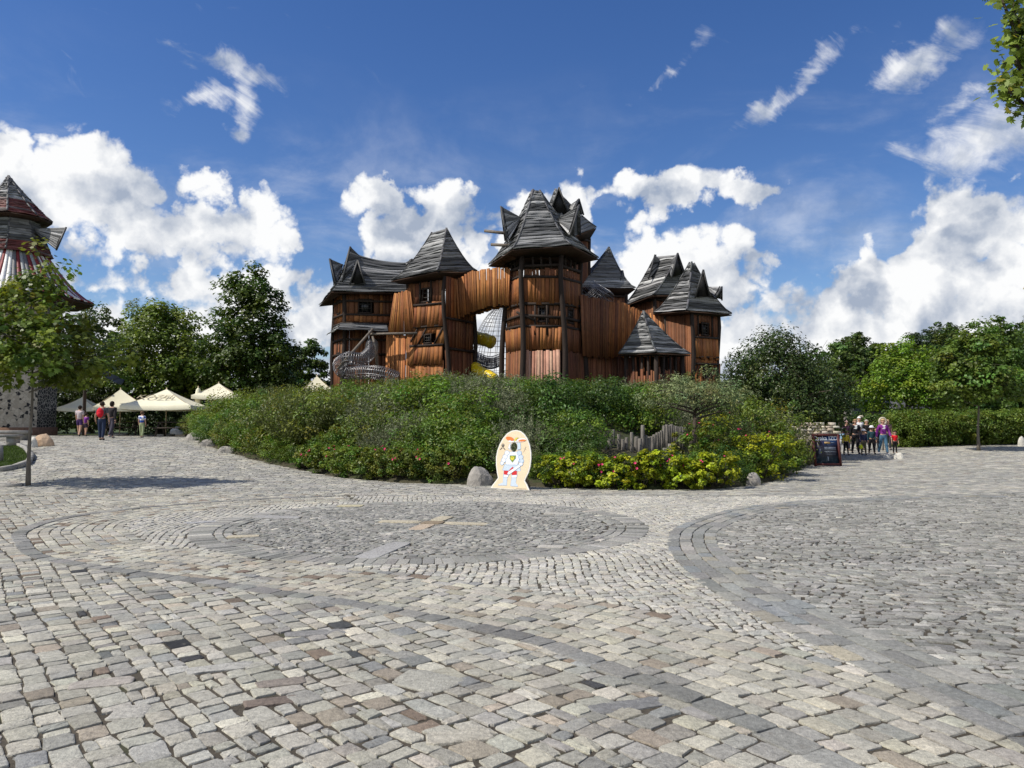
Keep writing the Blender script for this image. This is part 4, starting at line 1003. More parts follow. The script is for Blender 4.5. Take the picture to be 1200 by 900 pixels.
for u in (.2, .76): fr.beam(lerp(B, C_, u)+Vector((0, 0, z5(396)))+nC*.08, lerp(B, C_, u)+Vector((0, 0, z5(368)))+nC*.08, .09)
fr.build('timber_frame', timb_m, t5)
window(t5, lerp(B, C_, .48)+Vector((0, 0, z5(385.5))), nC, .5, .68, 3, 4); window(t5, lerp(B, C_, .49)+Vector((0, 0, z5(435))), nC, .42, .72, 3, 4)
rf = MB(); a5 = P(810.6, 307.5, 44.9); hiproof(rf, e5, [a5+Vector((-.1, .1, 0)), a5, a5+Vector((.15, .1, -.05)), a5+Vector((0, .3, 0))], 17, 1.4, 10); rf.build('roof', shing_m, t5)
sf = MB(); soffit(sf, e5, [Vector((w.x, w.y, z5(367))) for w in w5]); sf.build('soffit', soff_m, t5)
d5 = horn(t5, P(824.2, 316, 43.9), P(820, 335, 45), P(814.5, 349, 43.9), P(832, 348.5, 44.3), 8)
horn(t5, P(846, 336, 44.9), P(828, 336, 45.0), P(838, 350, 44.4), P(846, 352, 45.3), 5)
# ---- rear right roof
e6 = quad4(P(729.7, 358.7, 51), P(765, 345.5, 48.4), P(812, 346, 50.4))
q1, q2 = P(767.3, 301, 51), P(794, 298.5, 50)
t6, w6_ = simple_tower('rear tower with a saddle ridge left of the dormered one', e6, [q1, q2, q2, q1], None, 2.0, ZY(352, 50), 16, 1.3)
horn(t6, P(767.5, 298.5, 50.4), P(776, 307, 50.8), P(760, 327, 50), P(770, 327, 51.4), 8); horn(t6, P(794.2, 296.5, 49.4), P(784, 308, 50.2), P(787, 326, 48.8), P(803, 322, 49.6), 8)
# ---- pavilion roof in front
e8 = quad4(P(724.4, 415, 43.1), P(769.2, 413, 41.3), P(808.9, 415, 43.0))
c8 = (e8[0]+e8[2])/2; w8 = [lerp(c8, e, .78) for e in e8]; 
mb = MB()
for i in range(4): planks(mb, w8[i], w8[(i+1) % 4], 1.3, lambda u: ZY(436, 42), 12, RED, jag1=.25, gap=.05)
t8 = mb.build('tower', plank_m, castle); t8['label'] = 'open pavilion under a small pyramid roof in front of the plank wall'
fr = MB()
for w in w8: fr.beam(Vector((w.x, w.y, 1.2)), Vector((w.x, w.y, ZY(414, 42))), .2)
for i in range(4):
    for u in (.25, .5, .75): q = lerp(w8[i], w8[(i+1) % 4], u); fr.beam(Vector((q.x, q.y, 1.3)), Vector((q.x+random.uniform(-.1, .1), q.y, ZY(415, 42))), .11)
fr.build('timber_frame', timb_m, t8)
rf = MB(); hiproof(rf, e8, [P(754, 365, 43.0)]*4, 14, 1.22, 10, cols=GREYS+[(.30, .30, .30)]); rf.build('roof', shing_m, t8)
sf = MB(); soffit(sf, e8, [Vector((w.x, w.y, ZY(414, 42))) for w in w8]); sf.build('soffit', soff_m, t8)
# ---- plank walls between the towers
def wallpart(label, specs):
    mb = MB()
    for kw in specs: planks(mb, **kw)
    o = mb.build('plank_wall', plank_m, castle); o['label'] = label; return o
wallpart('leaning fan of orange boards between left house and corner tower', [dict(A=XY(454, 45.4), B=XY(488, 45.0), z0=ZY(391, 45.2), z1=lambda u: ZY(345-6*u, 45.2), n=13, cols=ORA, fan=-.42, o0=.0, o1=.05), dict(A=XY(452, 45.5), B=XY(490, 45.1), z0=1.4, z1=ZY(392, 45.3), n=14, cols=ORA, fan=-.05, o0=.1, o1=.0)])
br = MB()
bt = lambda u: ZY(lerp(326, 318, min(1, u*3)) - 1.5*math.sin(u*3.1), 43.9); bb = lambda u: ZY(371-12*math.sin(min(1, u*1.15)*math.pi/2)+3*max(0, u-.8), 43.9)
A, B = XY(537, 44.6), XY(597, 43.2); planks(br, A, B, bb, bt, 25, ORA, .0, .12, fan=.07, jag0=.07, jag1=.06); sh = Vector((.1, 1.3, 0)); planks(br, A+sh, B+sh, bb, lambda u: bt(u)-.3, 22, ORA, jag0=.05)
for i in range(18):
    u0, u1 = i/18, (i+1)/18; a, b = lerp(A, B, u0), lerp(A, B, u1); z0, z1_ = bb(u0)+.12, bb(u1)+.12; s2 = Vector((.1, 1.28, 0)); e = Vector((0, 0, .07)); 
    p = [Vector((a.x, a.y, z0)), Vector((b.x, b.y, z1_)), Vector((b.x, b.y, z1_))+s2, Vector((a.x, a.y, z0))+s2]; br.hexa(*p, *[q+e for q in p], col=(.10, .045, .022))
o = br.build('bridge', plank_m, castle); o['label'] = 'arched plank bridge joining corner tower and main tower'
wallpart('tall curved plank wall right of the main tower', [
    dict(A=XY(681, 43.4), B=XY(722, 44.8), z0=ZY(419, 44), z1=lambda u: ZY(348+6*u, 44), n=17, cols=RED+ORA[3:], fan=.12, o0=.1, o1=.1), dict(A=XY(722, 44.8), B=XY(752, 46.2), z0=ZY(418, 45), z1=lambda u: ZY(354+11*u, 45.3), n=13, cols=ORA, fan=.10, lean=.15, o0=.1, o1=.1),  # left boards darker for shade, right ones orange for sun, set in the colour
    dict(A=XY(680, 43.5), B=XY(752, 46.3), z0=1.3, z1=ZY(417, 45), n=22, cols=RED, o0=.04, o1=.0)])
wallpart('slanting plank wall behind the pavilion', [dict(A=XY(752, 46.3), B=XY(792, 45.4), z0=ZY(430, 45.5), z1=lambda u: ZY(366+3*u, 45.6), n=16, cols=ORA+RED, fan=-.25, lean=-.2, o0=.05, o1=.1), dict(A=XY(786, 45.2), B=XY(812, 44.2), z0=1.3, z1=ZY(367, 44.6), n=10, cols=ORA, fan=0, o0=.02, o1=.05), dict(A=XY(760, 46), B=XY(812, 44.4), z0=1.3, z1=ZY(428, 45), n=16, cols=RED)])

# ------------------------------------------------------------------ play equipment of steel rods and plastic
steel = mat('steel_rod', (.26, .26, .27), .4, metal=.9, spec=.5, nscale=8, namt=.2)
yel = mat('yellow_plastic', (.82, .60, .02), .3, spec=.5, nscale=2, namt=.06); blu = mat('blue_plastic', (.02, .12, .5), .35, spec=.5, nscale=2, namt=.06)
def cage(name, pts, rad, rings, rods, label, cat, r=.014, group=None):
    """tunnel of steel hoops along a path, with lengthwise rods"""
    pts = [Vector(p) for p in pts]
    line = smooth3(pts, rings); mb = MB(); n = len(line); prev = None; rails = [[] for _ in range(rods)]
    for i, p in enumerate(line):
        d = (line[min(i+1, n-1)]-line[max(i-1, 0)]).normalized()
        x = d.cross(Vector((0, 0, 1))).normalized() if prev is None else (prev-d*prev.dot(d)).normalized(); prev = x; y = d.cross(x)
        hoop = [p+(x*math.cos(2*math.pi*j/14)+y*math.sin(2*math.pi*j/14))*rad for j in range(15)]
        mb.tube(hoop, r, 4, cap=False)
        for j in range(rods): rails[j].append(p+(x*math.cos(2*math.pi*j/rods)+y*math.sin(2*math.pi*j/rods))*rad)
    for l in rails: mb.tube(l, r*.8, 4)
    o = mb.build(name, steel); tag(o, label, cat, group); return o
def smooth3(pts, n):
    p = np.array([tuple(q) for q in pts]); p = np.vstack([2*p[0]-p[1], p, 2*p[-1]-p[-2]]); o = []
    for k in np.linspace(0, len(pts)-1-1e-6, n):
        i = int(k)+1; s = k-int(k); a, b, c, d = p[i-1], p[i], p[i+1], p[i+2]; o.append(Vector(.5*((2*b)+(-a+c)*s+(2*a-5*b+4*c-d)*s*s+(-a+3*b-3*c+d)*s**3)))
    return o
cage('cage_tunnel', [P(436, 404, 45.5), P(434, 413, 44.4), P(424, 421, 43.6), P(408, 420, 43.4), P(398, 427, 44), P(402, 436, 44.6), P(416, 437, 43.4), P(432, 436, 42.6), P(450, 438, 42.3), P(466, 444, 42.3)], .37, 74, 10, 'spiral climbing tunnel of steel hoops at the foot of the left house', 'climbing tunnel', .017)
cage('cage_tunnel', [P(690, 337, 47), P(697, 343, 46.8), P(704, 347, 46.4), P(711, 352, 46)], .55, 16, 12, 'climbing tunnel of steel hoops emerging above the tall plank wall', 'climbing tunnel', .016)
mb = MB(); cdm = Vector((P(590, 410, 51).x, 51, 1.9)); rdm = 2.7
for k in range(14):
    a = math.pi*k/14; mb.tube([cdm+Vector((rdm*math.cos(a)*math.cos(q), rdm*math.sin(a)*math.cos(q), 2.75*rdm*math.sin(q))) for q in np.linspace(0, math.pi, 25)], .02, 4)
for q in np.linspace(.06, 1.45, 22):
    mb.tube([cdm+Vector((rdm*math.cos(q)*math.cos(a), rdm*math.cos(q)*math.sin(a), 2.75*rdm*math.sin(q))) for a in np.linspace(0, 2*math.pi, 25)], .014, 4)
tag(mb.build('climbing_dome', mat('pale_netting', (.34, .35, .36), .5, metal=.4)), 'tall dome of steel netting seen through the bridge arch', 'climbing frame')
def slide(pts, rad, label, m=yel, n=16, k=12):
    mb = MB(); l = smooth3([Vector(p) for p in pts], n); mb.tube(l, rad, k)
    for i in range(2, n-1, 4): mb.tube([l[i]-(l[i+1]-l[i]).normalized()*.04, l[i]+(l[i+1]-l[i]).normalized()*.04], rad*1.07, k)
    return tag(mb.build('tube_slide', m, smooth=False), label, 'slide')
slide([P(535, 391, 48.6), P(555, 395.5, 48), P(568, 398, 47.7), P(577, 401.5, 47.4)], .40, 'fat yellow tube slide seen high under the bridge arch')
slide([P(557, 430, 45.8), P(562, 435.5, 45.2), P(572, 440, 44.6), P(580, 446, 44.2)], .33, 'yellow end of a tube slide low behind the shrubs under the arch')
slide([P(550, 420, 47), P(553, 426, 46.4), P(555, 431, 46)], .3, 'short blue tube slide section beside the low yellow one', blu)
mb = MB(); l = smooth3([P(548, 404, 48.6), P(560, 412, 47.4), P(575, 417, 46.8), P(590, 412, 46.6)], 30)
for p in l:
    h = [p+Vector((0, .7*math.cos(a), .7*math.sin(a)-.1)) for a in np.linspace(math.pi, 2*math.pi, 9)]; mb.tube(h, .02, 4)
for j in np.linspace(math.pi, 2*math.pi, 9): mb.tube([p+Vector((0, .7*math.cos(j), .7*math.sin(j)-.1)) for p in l], .022, 4)
tag(mb.build('rod_trough', steel), 'open trough of silver rods curving below the yellow tube under the bridge', 'climbing trough')
# ------------------------------------------------------------------ foliage kit
def leaves_np(pos, nrm, L, Wd, cols, fold=.18, droop=.0, lobes=False):
    """one folded diamond (or lobed leaf) per position"""
    n = len(pos); nrm = nrm/np.linalg.norm(nrm, axis=1)[:, None]
    r = rng.normal(0, 1, (n, 3)); a = r-(r*nrm).sum(1)[:, None]*nrm; a /= np.linalg.norm(a, axis=1)[:, None]+1e-9
    if droop: a[:, 2] -= droop; a /= np.linalg.norm(a, axis=1)[:, None]
    b = np.cross(nrm, a); b /= np.linalg.norm(b, axis=1)[:, None]+1e-9; nn = np.cross(a, b)
    k = rng.uniform(.7, 1.3, n); L = (L*k)[:, None]; Wd = (Wd*k)[:, None]
    if lobes:   # five-pointed maple-like outline
        prof = [(0, -.5, 0), (.28, -.42, .1), (.55, -.05, .16), (.27, .02, .08), (.34, .33, .12), (.10, .22, .03), (0, .55, -.05), (-.10, .22, .03), (-.34, .33, .12), (-.27, .02, .08), (-.55, -.05, .16), (-.28, -.42, .1)]
        V = np.stack([pos+a*L*y+b*Wd*x+nn*Wd*z*fold*2 for x, y, z in prof], 1); m = len(prof)
        f = (np.arange(n)*m)[:, None]+np.arange(m)[None]; return V.reshape(-1, 3), f.ravel(), np.full(n, m), np.repeat(cols, m, 0)
    V = np.stack([pos-a*L*.5, pos+b*Wd*.5+nn*Wd*fold+a*L*.06, pos+a*L*.5-nn*L*.08, pos-b*Wd*.5+nn*Wd*fold+a*L*.06], 1)
    o = (np.arange(n)*4)[:, None]; f = np.concatenate([o+np.array([[0, 1, 2]]), o+np.array([[0, 2, 3]])], 1)
    return V.reshape(-1, 3), f.ravel(), np.full(n*2, 3), np.repeat(cols, 4, 0)
def clump_points(cent, rad, K, flat=.75):
    M = len(cent); d = rng.normal(0, 1, (M, K, 3)); d /= np.linalg.norm(d, axis=2)[..., None]
    r = rng.uniform(.25, 1.0, (M, K))**.55; p = cent[:, None]+d*(r*rad[:, None])[..., None]*np.array((1, 1, flat))
    return p.reshape(-1, 3), d.reshape(-1, 3), np.repeat(np.arange(M), K)
def crown_clumps(ells, M, shell=.55, low=-1):
    """clump centres spread through ellipsoids, thicker towards their outside"""
    E = np.array(ells, float); w = (E[:, 3]*E[:, 4]*E[:, 5])**(2/3); i = rng.choice(len(E), M, p=w/w.sum())
    d = rng.normal(0, 1, (M, 3)); d /= np.linalg.norm(d, axis=1)[:, None]; r = rng.uniform(shell**3, 1, M)**(1/3)
    return E[i, :3]+d*r[:, None]*E[i, 3:], d
def foliage(ells, M, K, crad, L, Wd, col, cvar=.22, upb=.5, shell=.5, jitter=.6, lobes=False, droop=0.0, hue=.06, flat=.7, young=None):
    c, dd = crown_clumps(ells, M, shell); cr = rng.uniform(.6, 1.3, M)*crad
    p, d, ix = clump_points(c, cr, K, flat)
    n = d*.55+dd[ix]*.35+np.array((0, 0, upb))+rng.normal(0, jitter, d.shape)*.6
    col = np.array(col)*np.array((1.95, 2.02, 1.5)); cf = np.exp(rng.normal(0, cvar, M)); hu = rng.normal(0, hue, M)
    cc = col[None]*cf[ix][:, None]*np.exp(rng.normal(0, .14, len(p)))[:, None]
    cc[:, 0] *= np.exp(hu[ix]*2); cc[:, 2] *= np.exp(-hu[ix])
    if young is not None:
        m = rng.random(len(p)) < young[1]; cc[m] = np.array(young[0])*1.5*np.exp(rng.normal(0, .15, m.sum()))[:, None]
    return leaves_np(p, n, L, Wd, cc, droop=droop, lobes=lobes), c
def merge(parts):
    V = []; Fc = []; Sz = []; C = []; o = 0
    for v, f, s, c in parts: V.append(v); Fc.append(f+o); Sz.append(s); C.append(c); o += len(v)
    return np.concatenate(V), np.concatenate(Fc), np.concatenate(Sz), np.concatenate(C)
def bent(a, b, bend=.15, n=5):
    a = Vector(a); b = Vector(b); L = (b-a).length; o = Vector((random.uniform(-1, 1), random.uniform(-1, 1), random.uniform(0, .8)))*L*bend
    return [lerp(a, b, i/n)+o*math.sin(math.pi*i/n)*(1-.3*i/n) for i in range(n+1)]
bark_m = mat('bark', (.085, .068, .052), .95, nscale=7, namt=.45, stretch=(2, 2, .4), bump=.03, bscale=9)
palebark_m = mat('young_bark', (.13, .115, .095), .9, nscale=9, namt=.35, stretch=(2, 2, .4), bump=.01, bscale=12)
leaf_m = leaf_mat('tree_leaves'); gloss_leaf_m = leaf_mat('glossy_leaves', .35, .28); silver_leaf_m = leaf_mat('silver_leaves', .6, .22, (.9, 1, .7))
def tree(name, loc, h, ells, M, K, crad, L, Wd, col, trunk_r=.12, clear=1.8, label=None, cat='tree', group=None, bm=None, lm=None, nl=14, lean=(0, 0), **kw):
    """ells in the tree's own frame (origin at its foot)"""
    root = empty(name, loc); tag(root, label, cat, group)
    (lv, c) = foliage(ells, M, K, crad, L, Wd, col, **kw)
    mb = MB(); top = Vector((lean[0]+ells[0][0]*.6, lean[1]+ells[0][1]*.6, h*.80))
    tp = [Vector((0, 0, -.1)), Vector((random.uniform(-.04, .04), 0, clear*.5)), Vector((lean[0]*.4+random.uniform(-.06, .06), lean[1]*.4, clear)), lerp(Vector((0, 0, clear)), top, .5)+Vector((random.uniform(-.1, .1), random.uniform(-.1, .1), 0)), top]
    mb.tube(smooth3(tp, 14), [trunk_r*(1.25-.1*i if i < 2 else max(.12, 1.05-.075*i)) for i in range(14)], 9, (.1, .08, .06))
    idx = rng.choice(len(c), min(nl, len(c)), replace=False)
    for i in idx:
        e = Vector(c[i]); z0 = max(clear*.8, min(e.z-.25*math.hypot(e.x, e.y), h*.72)); k = (z0)/(h*.8); s = Vector((top.x*k*.8, top.y*k*.8, z0))
        r0 = trunk_r*.42*(1.1-k*.7); pts = bent(s, e, .10); mb.tube(pts, [r0*(1-.8*j/5)+.006 for j in range(6)], 5, (.1, .08, .06))
        for q in range(2):
            e2 = e+Vector(rng.normal(0, crad, 3)); mb.tube(bent(pts[3], e2, .1, 3), [r0*.4, r0*.3, r0*.2, .004], 4, (.1, .08, .06))
    o = link('trunk', mb.mesh('trunk'), bm or bark_m); o.parent = root
    o = link('crown', mesh_np('crown', *lv), lm or leaf_m); o.parent = root
    return root
def gz(px, D, py=500): p = P(px, py, D); return Vector((p.x, D, float(G(p.x, D))-.03))
mpx = lambda D: D/F       # metres per photo pixel at a distance

# ---- young maple in front on the left
q = ground_at(33, 569)
tree('young_maple', q, 6.0, [(-.2, 0, 3.6, 2.0, 1.7, 1.15), (.9, .2, 3.3, 1.35, 1.3, .85), (-.1, .1, 4.5, .95, .95, .8), (.25, .1, 5.4, .42, .42, .75), (-1.6, .2, 3.1, 1.1, 1.2, .8)], 215, 38, .36, .125, .12, (.072, .092, .018), .052, 2.1,
     'young maple with a slim straight trunk rising from the paving at the left', lobes=True, upb=.9, shell=.35, cvar=.25, hue=.07, bm=palebark_m, nl=22, droop=.3)
# ---- trees behind the terrace
def wtree(px, D, py_top, wpx, clear, label, col, name='leafy_tree', seed=0, M=240, K=40, L=.19, Wd=.14, group=None, asym=0.0, crownlow=None, tr=.16, **kw):
    m = mpx(D); h = CAMH+(495-py_top)*m-float(gz(px, D).z); w = wpx*m/2; cl = clear; b = crownlow or cl
    hc = (h-b)
    ells = [(asym*w, 0, b+hc*.36, w, w, hc*.38), (-asym*w*.6, 0, b+hc*.62, w*.72, w*.72, hc*.34), (0, 0, b+hc*.82, w*.42, w*.42, hc*.2), (w*.45, -w*.2, b+hc*.25, w*.6, w*.6, hc*.25), (-w*.5, w*.1, b+hc*.22, w*.55, w*.55, hc*.22)]
    return tree(name, gz(px, D), h, ells, M, K, max(.35, w*.2), L, Wd, col, tr, cl, label, group=group, **kw)
wtree(290, 49, 313, 118, 2.2, 'dense dark green maple standing left of the castle', (.036, .062, .014), 'broad_maple', M=340, K=60, L=.2, Wd=.19, shell=.35, upb=.8)
wtree(188, 54, 350, 135, 2.4, 'sunlit mid green linden rising above the cream parasols', (.066, .094, .018), 'linden_tree', M=320, K=56, L=.22, Wd=.19, shell=.4, upb=.7)
wtree(108, 56, 352, 90, 2.2, 'dark leafy tree between the young maple and the linden', (.05, .072, .018), M=220, K=44, L=.2, Wd=.16, shell=.4, asym=-.1)
wtree(158, 78, 344, 60, 3, 'far grey-green airy tree peeping out above the linden', (.085, .10, .055), 'willow_tree', M=150, K=24, L=.3, Wd=.1, shell=.3, tr=.2)
wtree(235, 62, 392, 70, 2, 'low bushy tree filling the gap between linden and dark maple', (.05, .072, .02), M=140, K=40, L=.25, Wd=.2)
wtree(362, 54, 396, 58, 1.5, 'shady bushy tree close against the left wall of the castle', (.035, .055, .015), M=150, K=40, L=.22, Wd=.17)
wtree(30, 58, 388, 120, 2, 'tall dark tree behind the striped roof pavilion', (.034, .052, .015), M=180, K=40, L=.25, Wd=.2)
wtree(-60, 62, 372, 120, 2, 'tall tree at the far left beyond the pavilion', (.045, .065, .018), M=180, K=44, L=.26, Wd=.2)
wtree(330, 68, 408, 60, 2, 'small distant tree between dark maple and castle', (.05, .07, .02), M=110, K=30, L=.3, Wd=.22)
# ---- right side
wtree(915, 33.5, 384, 158, 1.2, 'wide dark spreading apple tree right of the castle', (.028, .046, .015), 'apple_tree', M=420, K=60, L=.12, Wd=.08, shell=.3, upb=.6, lm=gloss_leaf_m, tr=.15, nl=26)
a = bpy.data.objects['apple_tree']
# whippy shoots standing out of the apple's crown
mbs = []; st = MB()
for i in range(46):
    x = random.uniform(-2.5, 2.4); y = random.uniform(-1.2, 1.2); z0 = 4.0-.22*x*x+random.uniform(-.3, .2); l = random.uniform(.5, 1.35); tip = Vector((x*1.06+random.uniform(-.15, .15), y, z0+l))
    st.tube([Vector((x, y, z0-.3)), tip], [.012, .004], 4)
    n = int(26*l); tt = rng.uniform(.1, 1, n)[:, None]; pp = np.array((x, y, z0))*(1-tt)+np.array(tip)*tt+rng.normal(0, .045, (n, 3))
    mbs.append(leaves_np(pp, rng.normal(0, 1, (n, 3))+np.array((0, 0, .6)), np.full(n, .11), np.full(n, .07), np.array((.030, .05, .017))*np.exp(rng.normal(0, .2, (n, 1)))))
o = link('shoot', mesh_np('shoot', *merge(mbs)), gloss_leaf_m); o.parent = a
wtree(1062, 52, 398, 112, 1.8, 'bright yellow-green tree behind the hedge and the school group', (.075, .115, .014), 'acacia_tree', M=260, K=46, L=.2, Wd=.13, shell=.45, upb=.9)
yt = ground_at(1147, 528)
h_ = CAMH+(495-374)*mpx(yt.y)-yt.z
tree('young_linden', yt, h_, [(0, 0, 3.3, 2.1, 1.8, 1.0), (-.2, 0, 4.4, 1.6, 1.5, .9), (.15, 0, h_-1.0, .95, .95, .8), (-.9, 0, 2.7, 1.1, 1.1, .6), (1.0, 0, 2.9, 1.2, 1.1, .6)], 230, 40, .42, .17, .14, (.062, .088, .02), .07, 1.9, 'young broadleaf tree with a thin bare trunk in front of the hedge at the right', shell=.35, upb=.8, bm=palebark_m, nl=22)
wtree(985, 60, 398, 60, 2, 'rounded dark tree just right of the apple tree', (.045, .068, .02), M=170, K=40, L=.25, Wd=.18)
wtree(1008, 72, 386, 66, 2, 'taller dark tree with a domed top at the start of the hillside', (.04, .06, .018), M=170, K=40, L=.28, Wd=.2)
wtree(1175, 50, 372, 90, 1.5, 'dense tree behind the young linden at the right', (.05, .075, .02), M=220, K=44, L=.22, Wd=.17)
wtree(1118, 62, 384, 80, 1.5, 'dark tree between the yellow-green tree and the young linden', (.042, .064, .018), M=200, K=44, L=.25, Wd=.19)
wtree(880, 70, 420, 60, 2, 'low distant tree behind the castle at its right end', (.05, .07, .022), M=120, K=36, L=.3, Wd=.22)
# forest climbing the hill: far-off, one mass
HX = []
for i in range(150):
    px = random.uniform(935, 1330); D = random.uniform(75, 150); x = (px-600)/F*D
    HX.append((x, D))
for i in range(70): x = random.uniform(-90, 75); HX.append((x, random.uniform(110, 170)))
pts = []
for x, y in HX:
    z = float(G(x, y)+HILL(x, y)); s = random.uniform(.8, 1.25)
    hh = (7.2 if x > 15 else 5.5)*s; w = 2.9*s
    col = random.choice([(.030, .048, .016), (.04, .06, .018), (.05, .072, .02), (.026, .04, .017)])
    lv, _ = foliage([(x, y, z+hh*.45, w, w, hh*.42), (x+.4, y, z+hh*.78, w*.55, w*.55, hh*.25)], 42, 26, .75, .46, .36, col, shell=.55); pts.append(lv)
fo = link('forest', mesh_np('forest', *merge(pts)), leaf_m); tag(fo, 'dark mixed wood covering the hillside behind', 'forest', kind='stuff')
# a few pines standing out on the skyline
for px, D, top in ((1110, 105, 376), (1000, 98, 388), (1083, 110, 384)):
    x = (px-600)/F*D; z = float(G(x, D)+HILL(x, D)); h = CAMH+(495-top)*mpx(D)-z
    lab = {1110: 'dark pine poking above the wooded skyline on the right', 1000: 'dark flat-topped pine above the domed tree', 1083: 'low dark pine on the skyline left of the tallest pine'}[px]
    tree('pine_tree', (x, D, z-.1), h, [(0, 0, h*.86, 2.4, 2.4, h*.12), (.6, 0, h*.7, 2.0, 2.0, h*.08), (-.7, 0, h*.76, 1.9, 1.9, h*.08)], 70, 40, .55, .42, .16, (.020, .034, .015), .18, h*.5, lab, nl=10)

# ---- overhanging branches of a maple standing just outside on the right
ov = empty('large_maple', (9.2, 9.6, 0)); tag(ov, 'foreground maple whose leafy bough hangs into the upper right corner', 'tree')
mb = MB(); mb.tube(smooth3([Vector((0, 0, -.1)), Vector((.05, 0, 2)), Vector((-.1, .1, 4)), Vector((0, 0, 6.5)), Vector((.1, .1, 9))], 14), [.2-.011*i for i in range(14)], 10)
lvp = []
def bough(path, n, spread):
    l = smooth3([Vector(p) for p in path], 16); mb.tube(l, [.05*(1-.85*i/15)+.006 for i in range(16)], 6)
    for i in range(n):
        k = random.uniform(.35, 1); p = l[min(15, int(k*15.9))]; e = p+Vector(rng.normal(0, spread, 3))+Vector((0, 0, -.03)); mb.tube([p, e], [.009, .003], 4)
        m = 9; pp = np.array(e)+rng.normal(0, .085, (m, 3)); lvp.append(leaves_np(pp, rng.normal(0, .6, (m, 3))+np.array((0, -.5, .9)), np.full(m, .105), np.full(m, .11), np.array((.20, .26, .05))*np.exp(rng.normal(0, .28, (m, 1)))*np.where(rng.random((m, 1)) < .08, np.array((1.35, .9, .7)), 1), lobes=True, droop=.5))
org = Vector((9.2, 9.6, 0))
def loc3(px, py, D): return P(px, py, D)-org
bough([(0, 0, 4.6), loc3(1290, 60, 9.6), loc3(1235, 60, 9.4), loc3(1198, 85, 9.3), loc3(1190, 40, 9.3), loc3(1172, -5, 9.3)], 42, .10)
bough([(0, 0, 4.2), loc3(1300, 120, 9.5), loc3(1240, 135, 9.4), loc3(1205, 125, 9.3), loc3(1178, 102, 9.2)], 26, .085)
bough([(0, 0, 5.0), loc3(1290, 20, 9.5), loc3(1240, 10, 9.4), loc3(1205, 35, 9.3), loc3(1188, 15, 9.3)], 26, .10)
bough([(0, 0, 2.6), loc3(1290, 330, 9.6), loc3(1255, 335, 9.4), loc3(1222, 345, 9.3)], 18, .10)
lv, c = foliage([(.5, .3, 5.2, 1.9, 2.2, 1.9), (.3, .3, 7.4, 1.6, 1.8, 1.6), (1.2, .2, 3.4, 1.2, 1.6, .9)], 130, 34, .45, .13, .13, (.09, .115, .024), lobes=True, upb=.8, shell=.3); lvp.append(lv)
for i in rng.choice(len(c), 24, replace=False):
    e = Vector(c[i]); mb.tube(bent((0, 0, max(2.2, e.z-.8)), e, .1), [.05, .04, .03, .02, .012, .006], 5)
o = link('trunk', mb.mesh('trunk'), bark_m); o.parent = ov
o = link('crown', mesh_np('crown', *merge(lvp)), leaf_m); o.parent = ov

# ------------------------------------------------------------------ shrubs on the mound
def bush_leaves(kind, r, h, n):
    """leaf arrays of one shrub, origin at its foot"""
    e = [(0, 0, h*.45, r*.95, r*.95, h*.5), (r*.35, -r*.2, h*.6, r*.6, r*.6, h*.42), (-r*.4, r*.1, h*.55, r*.6, r*.6, h*.42)]
    if kind == 'green': return foliage(e, int(n*70), 46, .26*r, .085, .055, (.062, .092, .016), shell=.6, cvar=.25, upb=.6, hue=.08)[0]
    if kind == 'olive': return foliage(e, int(n*70), 46, .24*r, .08, .045, (.078, .092, .022), shell=.6, cvar=.25, upb=.5, hue=.08)[0]
    if kind == 'dark': return foliage(e, int(n*70), 46, .26*r, .085, .06, (.032, .054, .014), shell=.55, cvar=.25, upb=.6)[0]
    if kind == 'rose': return foliage(e, int(n*76), 44, .20*r, .075, .06, (.060, .086, .014), shell=.7, cvar=.25, upb=.9, hue=.10, young=((.12, .15, .02), .16))[0]
    if kind == 'yellowrose': return foliage(e, int(n*76), 44, .20*r, .075, .062, (.165, .185, .014), shell=.7, cvar=.25, upb=1.0, hue=.05, young=((.05, .08, .014), .15))[0]
    if kind in ('silver', 'wand'):
        P_ = []; N_ = []; ns = int(150*n)
        for i in range(ns):
            a = random.uniform(0, 6.28); rr = r*math.sqrt(random.random())*.95; s = Vector((math.cos(a)*rr*.45, math.sin(a)*rr*.45, h*.25)); top = Vector((math.cos(a)*rr, math.sin(a)*rr, h*(1.02-.45*(rr/r)**2)*random.uniform(.75, 1.15)))
            m = 34; tt = rng.uniform(.15, 1, m)[:, None]; P_.append(np.array(s)*(1-tt)+np.array(top)*tt+rng.normal(0, .035, (m, 3))); dd = np.array(top-s)/(top-s).length; N_.append(rng.normal(0, 1, (m, 3)))
        p = np.concatenate(P_); nn = np.concatenate(N_); base = np.array((.20, .225, .125) if kind == 'silver' else (.125, .155, .045))
        cf = np.repeat(np.exp(rng.normal(0, .2, ns)), 34)[:, None]
        return leaves_np(p, nn, np.full(len(p), .10), np.full(len(p), .026), base*cf*np.exp(rng.normal(0, .18, (len(p), 1))), droop=-.5)
def moved(lv, x, y, z, s=1, rz=0.0):
    v, f, sz, c = lv; ca, sa = math.cos(rz), math.sin(rz)
    w = np.stack([(v[:, 0]*ca-v[:, 1]*sa)*s+x, (v[:, 0]*sa+v[:, 1]*ca)*s+y, v[:, 2]*s+z], 1); return w, f, sz, c
proto = {k: [bush_leaves(k, 1.25, 1.55, 1.0) for _ in range(2)] for k in ('green', 'olive', 'dark', 'silver', 'wand')}
thick = {k: [] for k in proto}
BP = np.array(BED)
gx = []
yy = 18.0
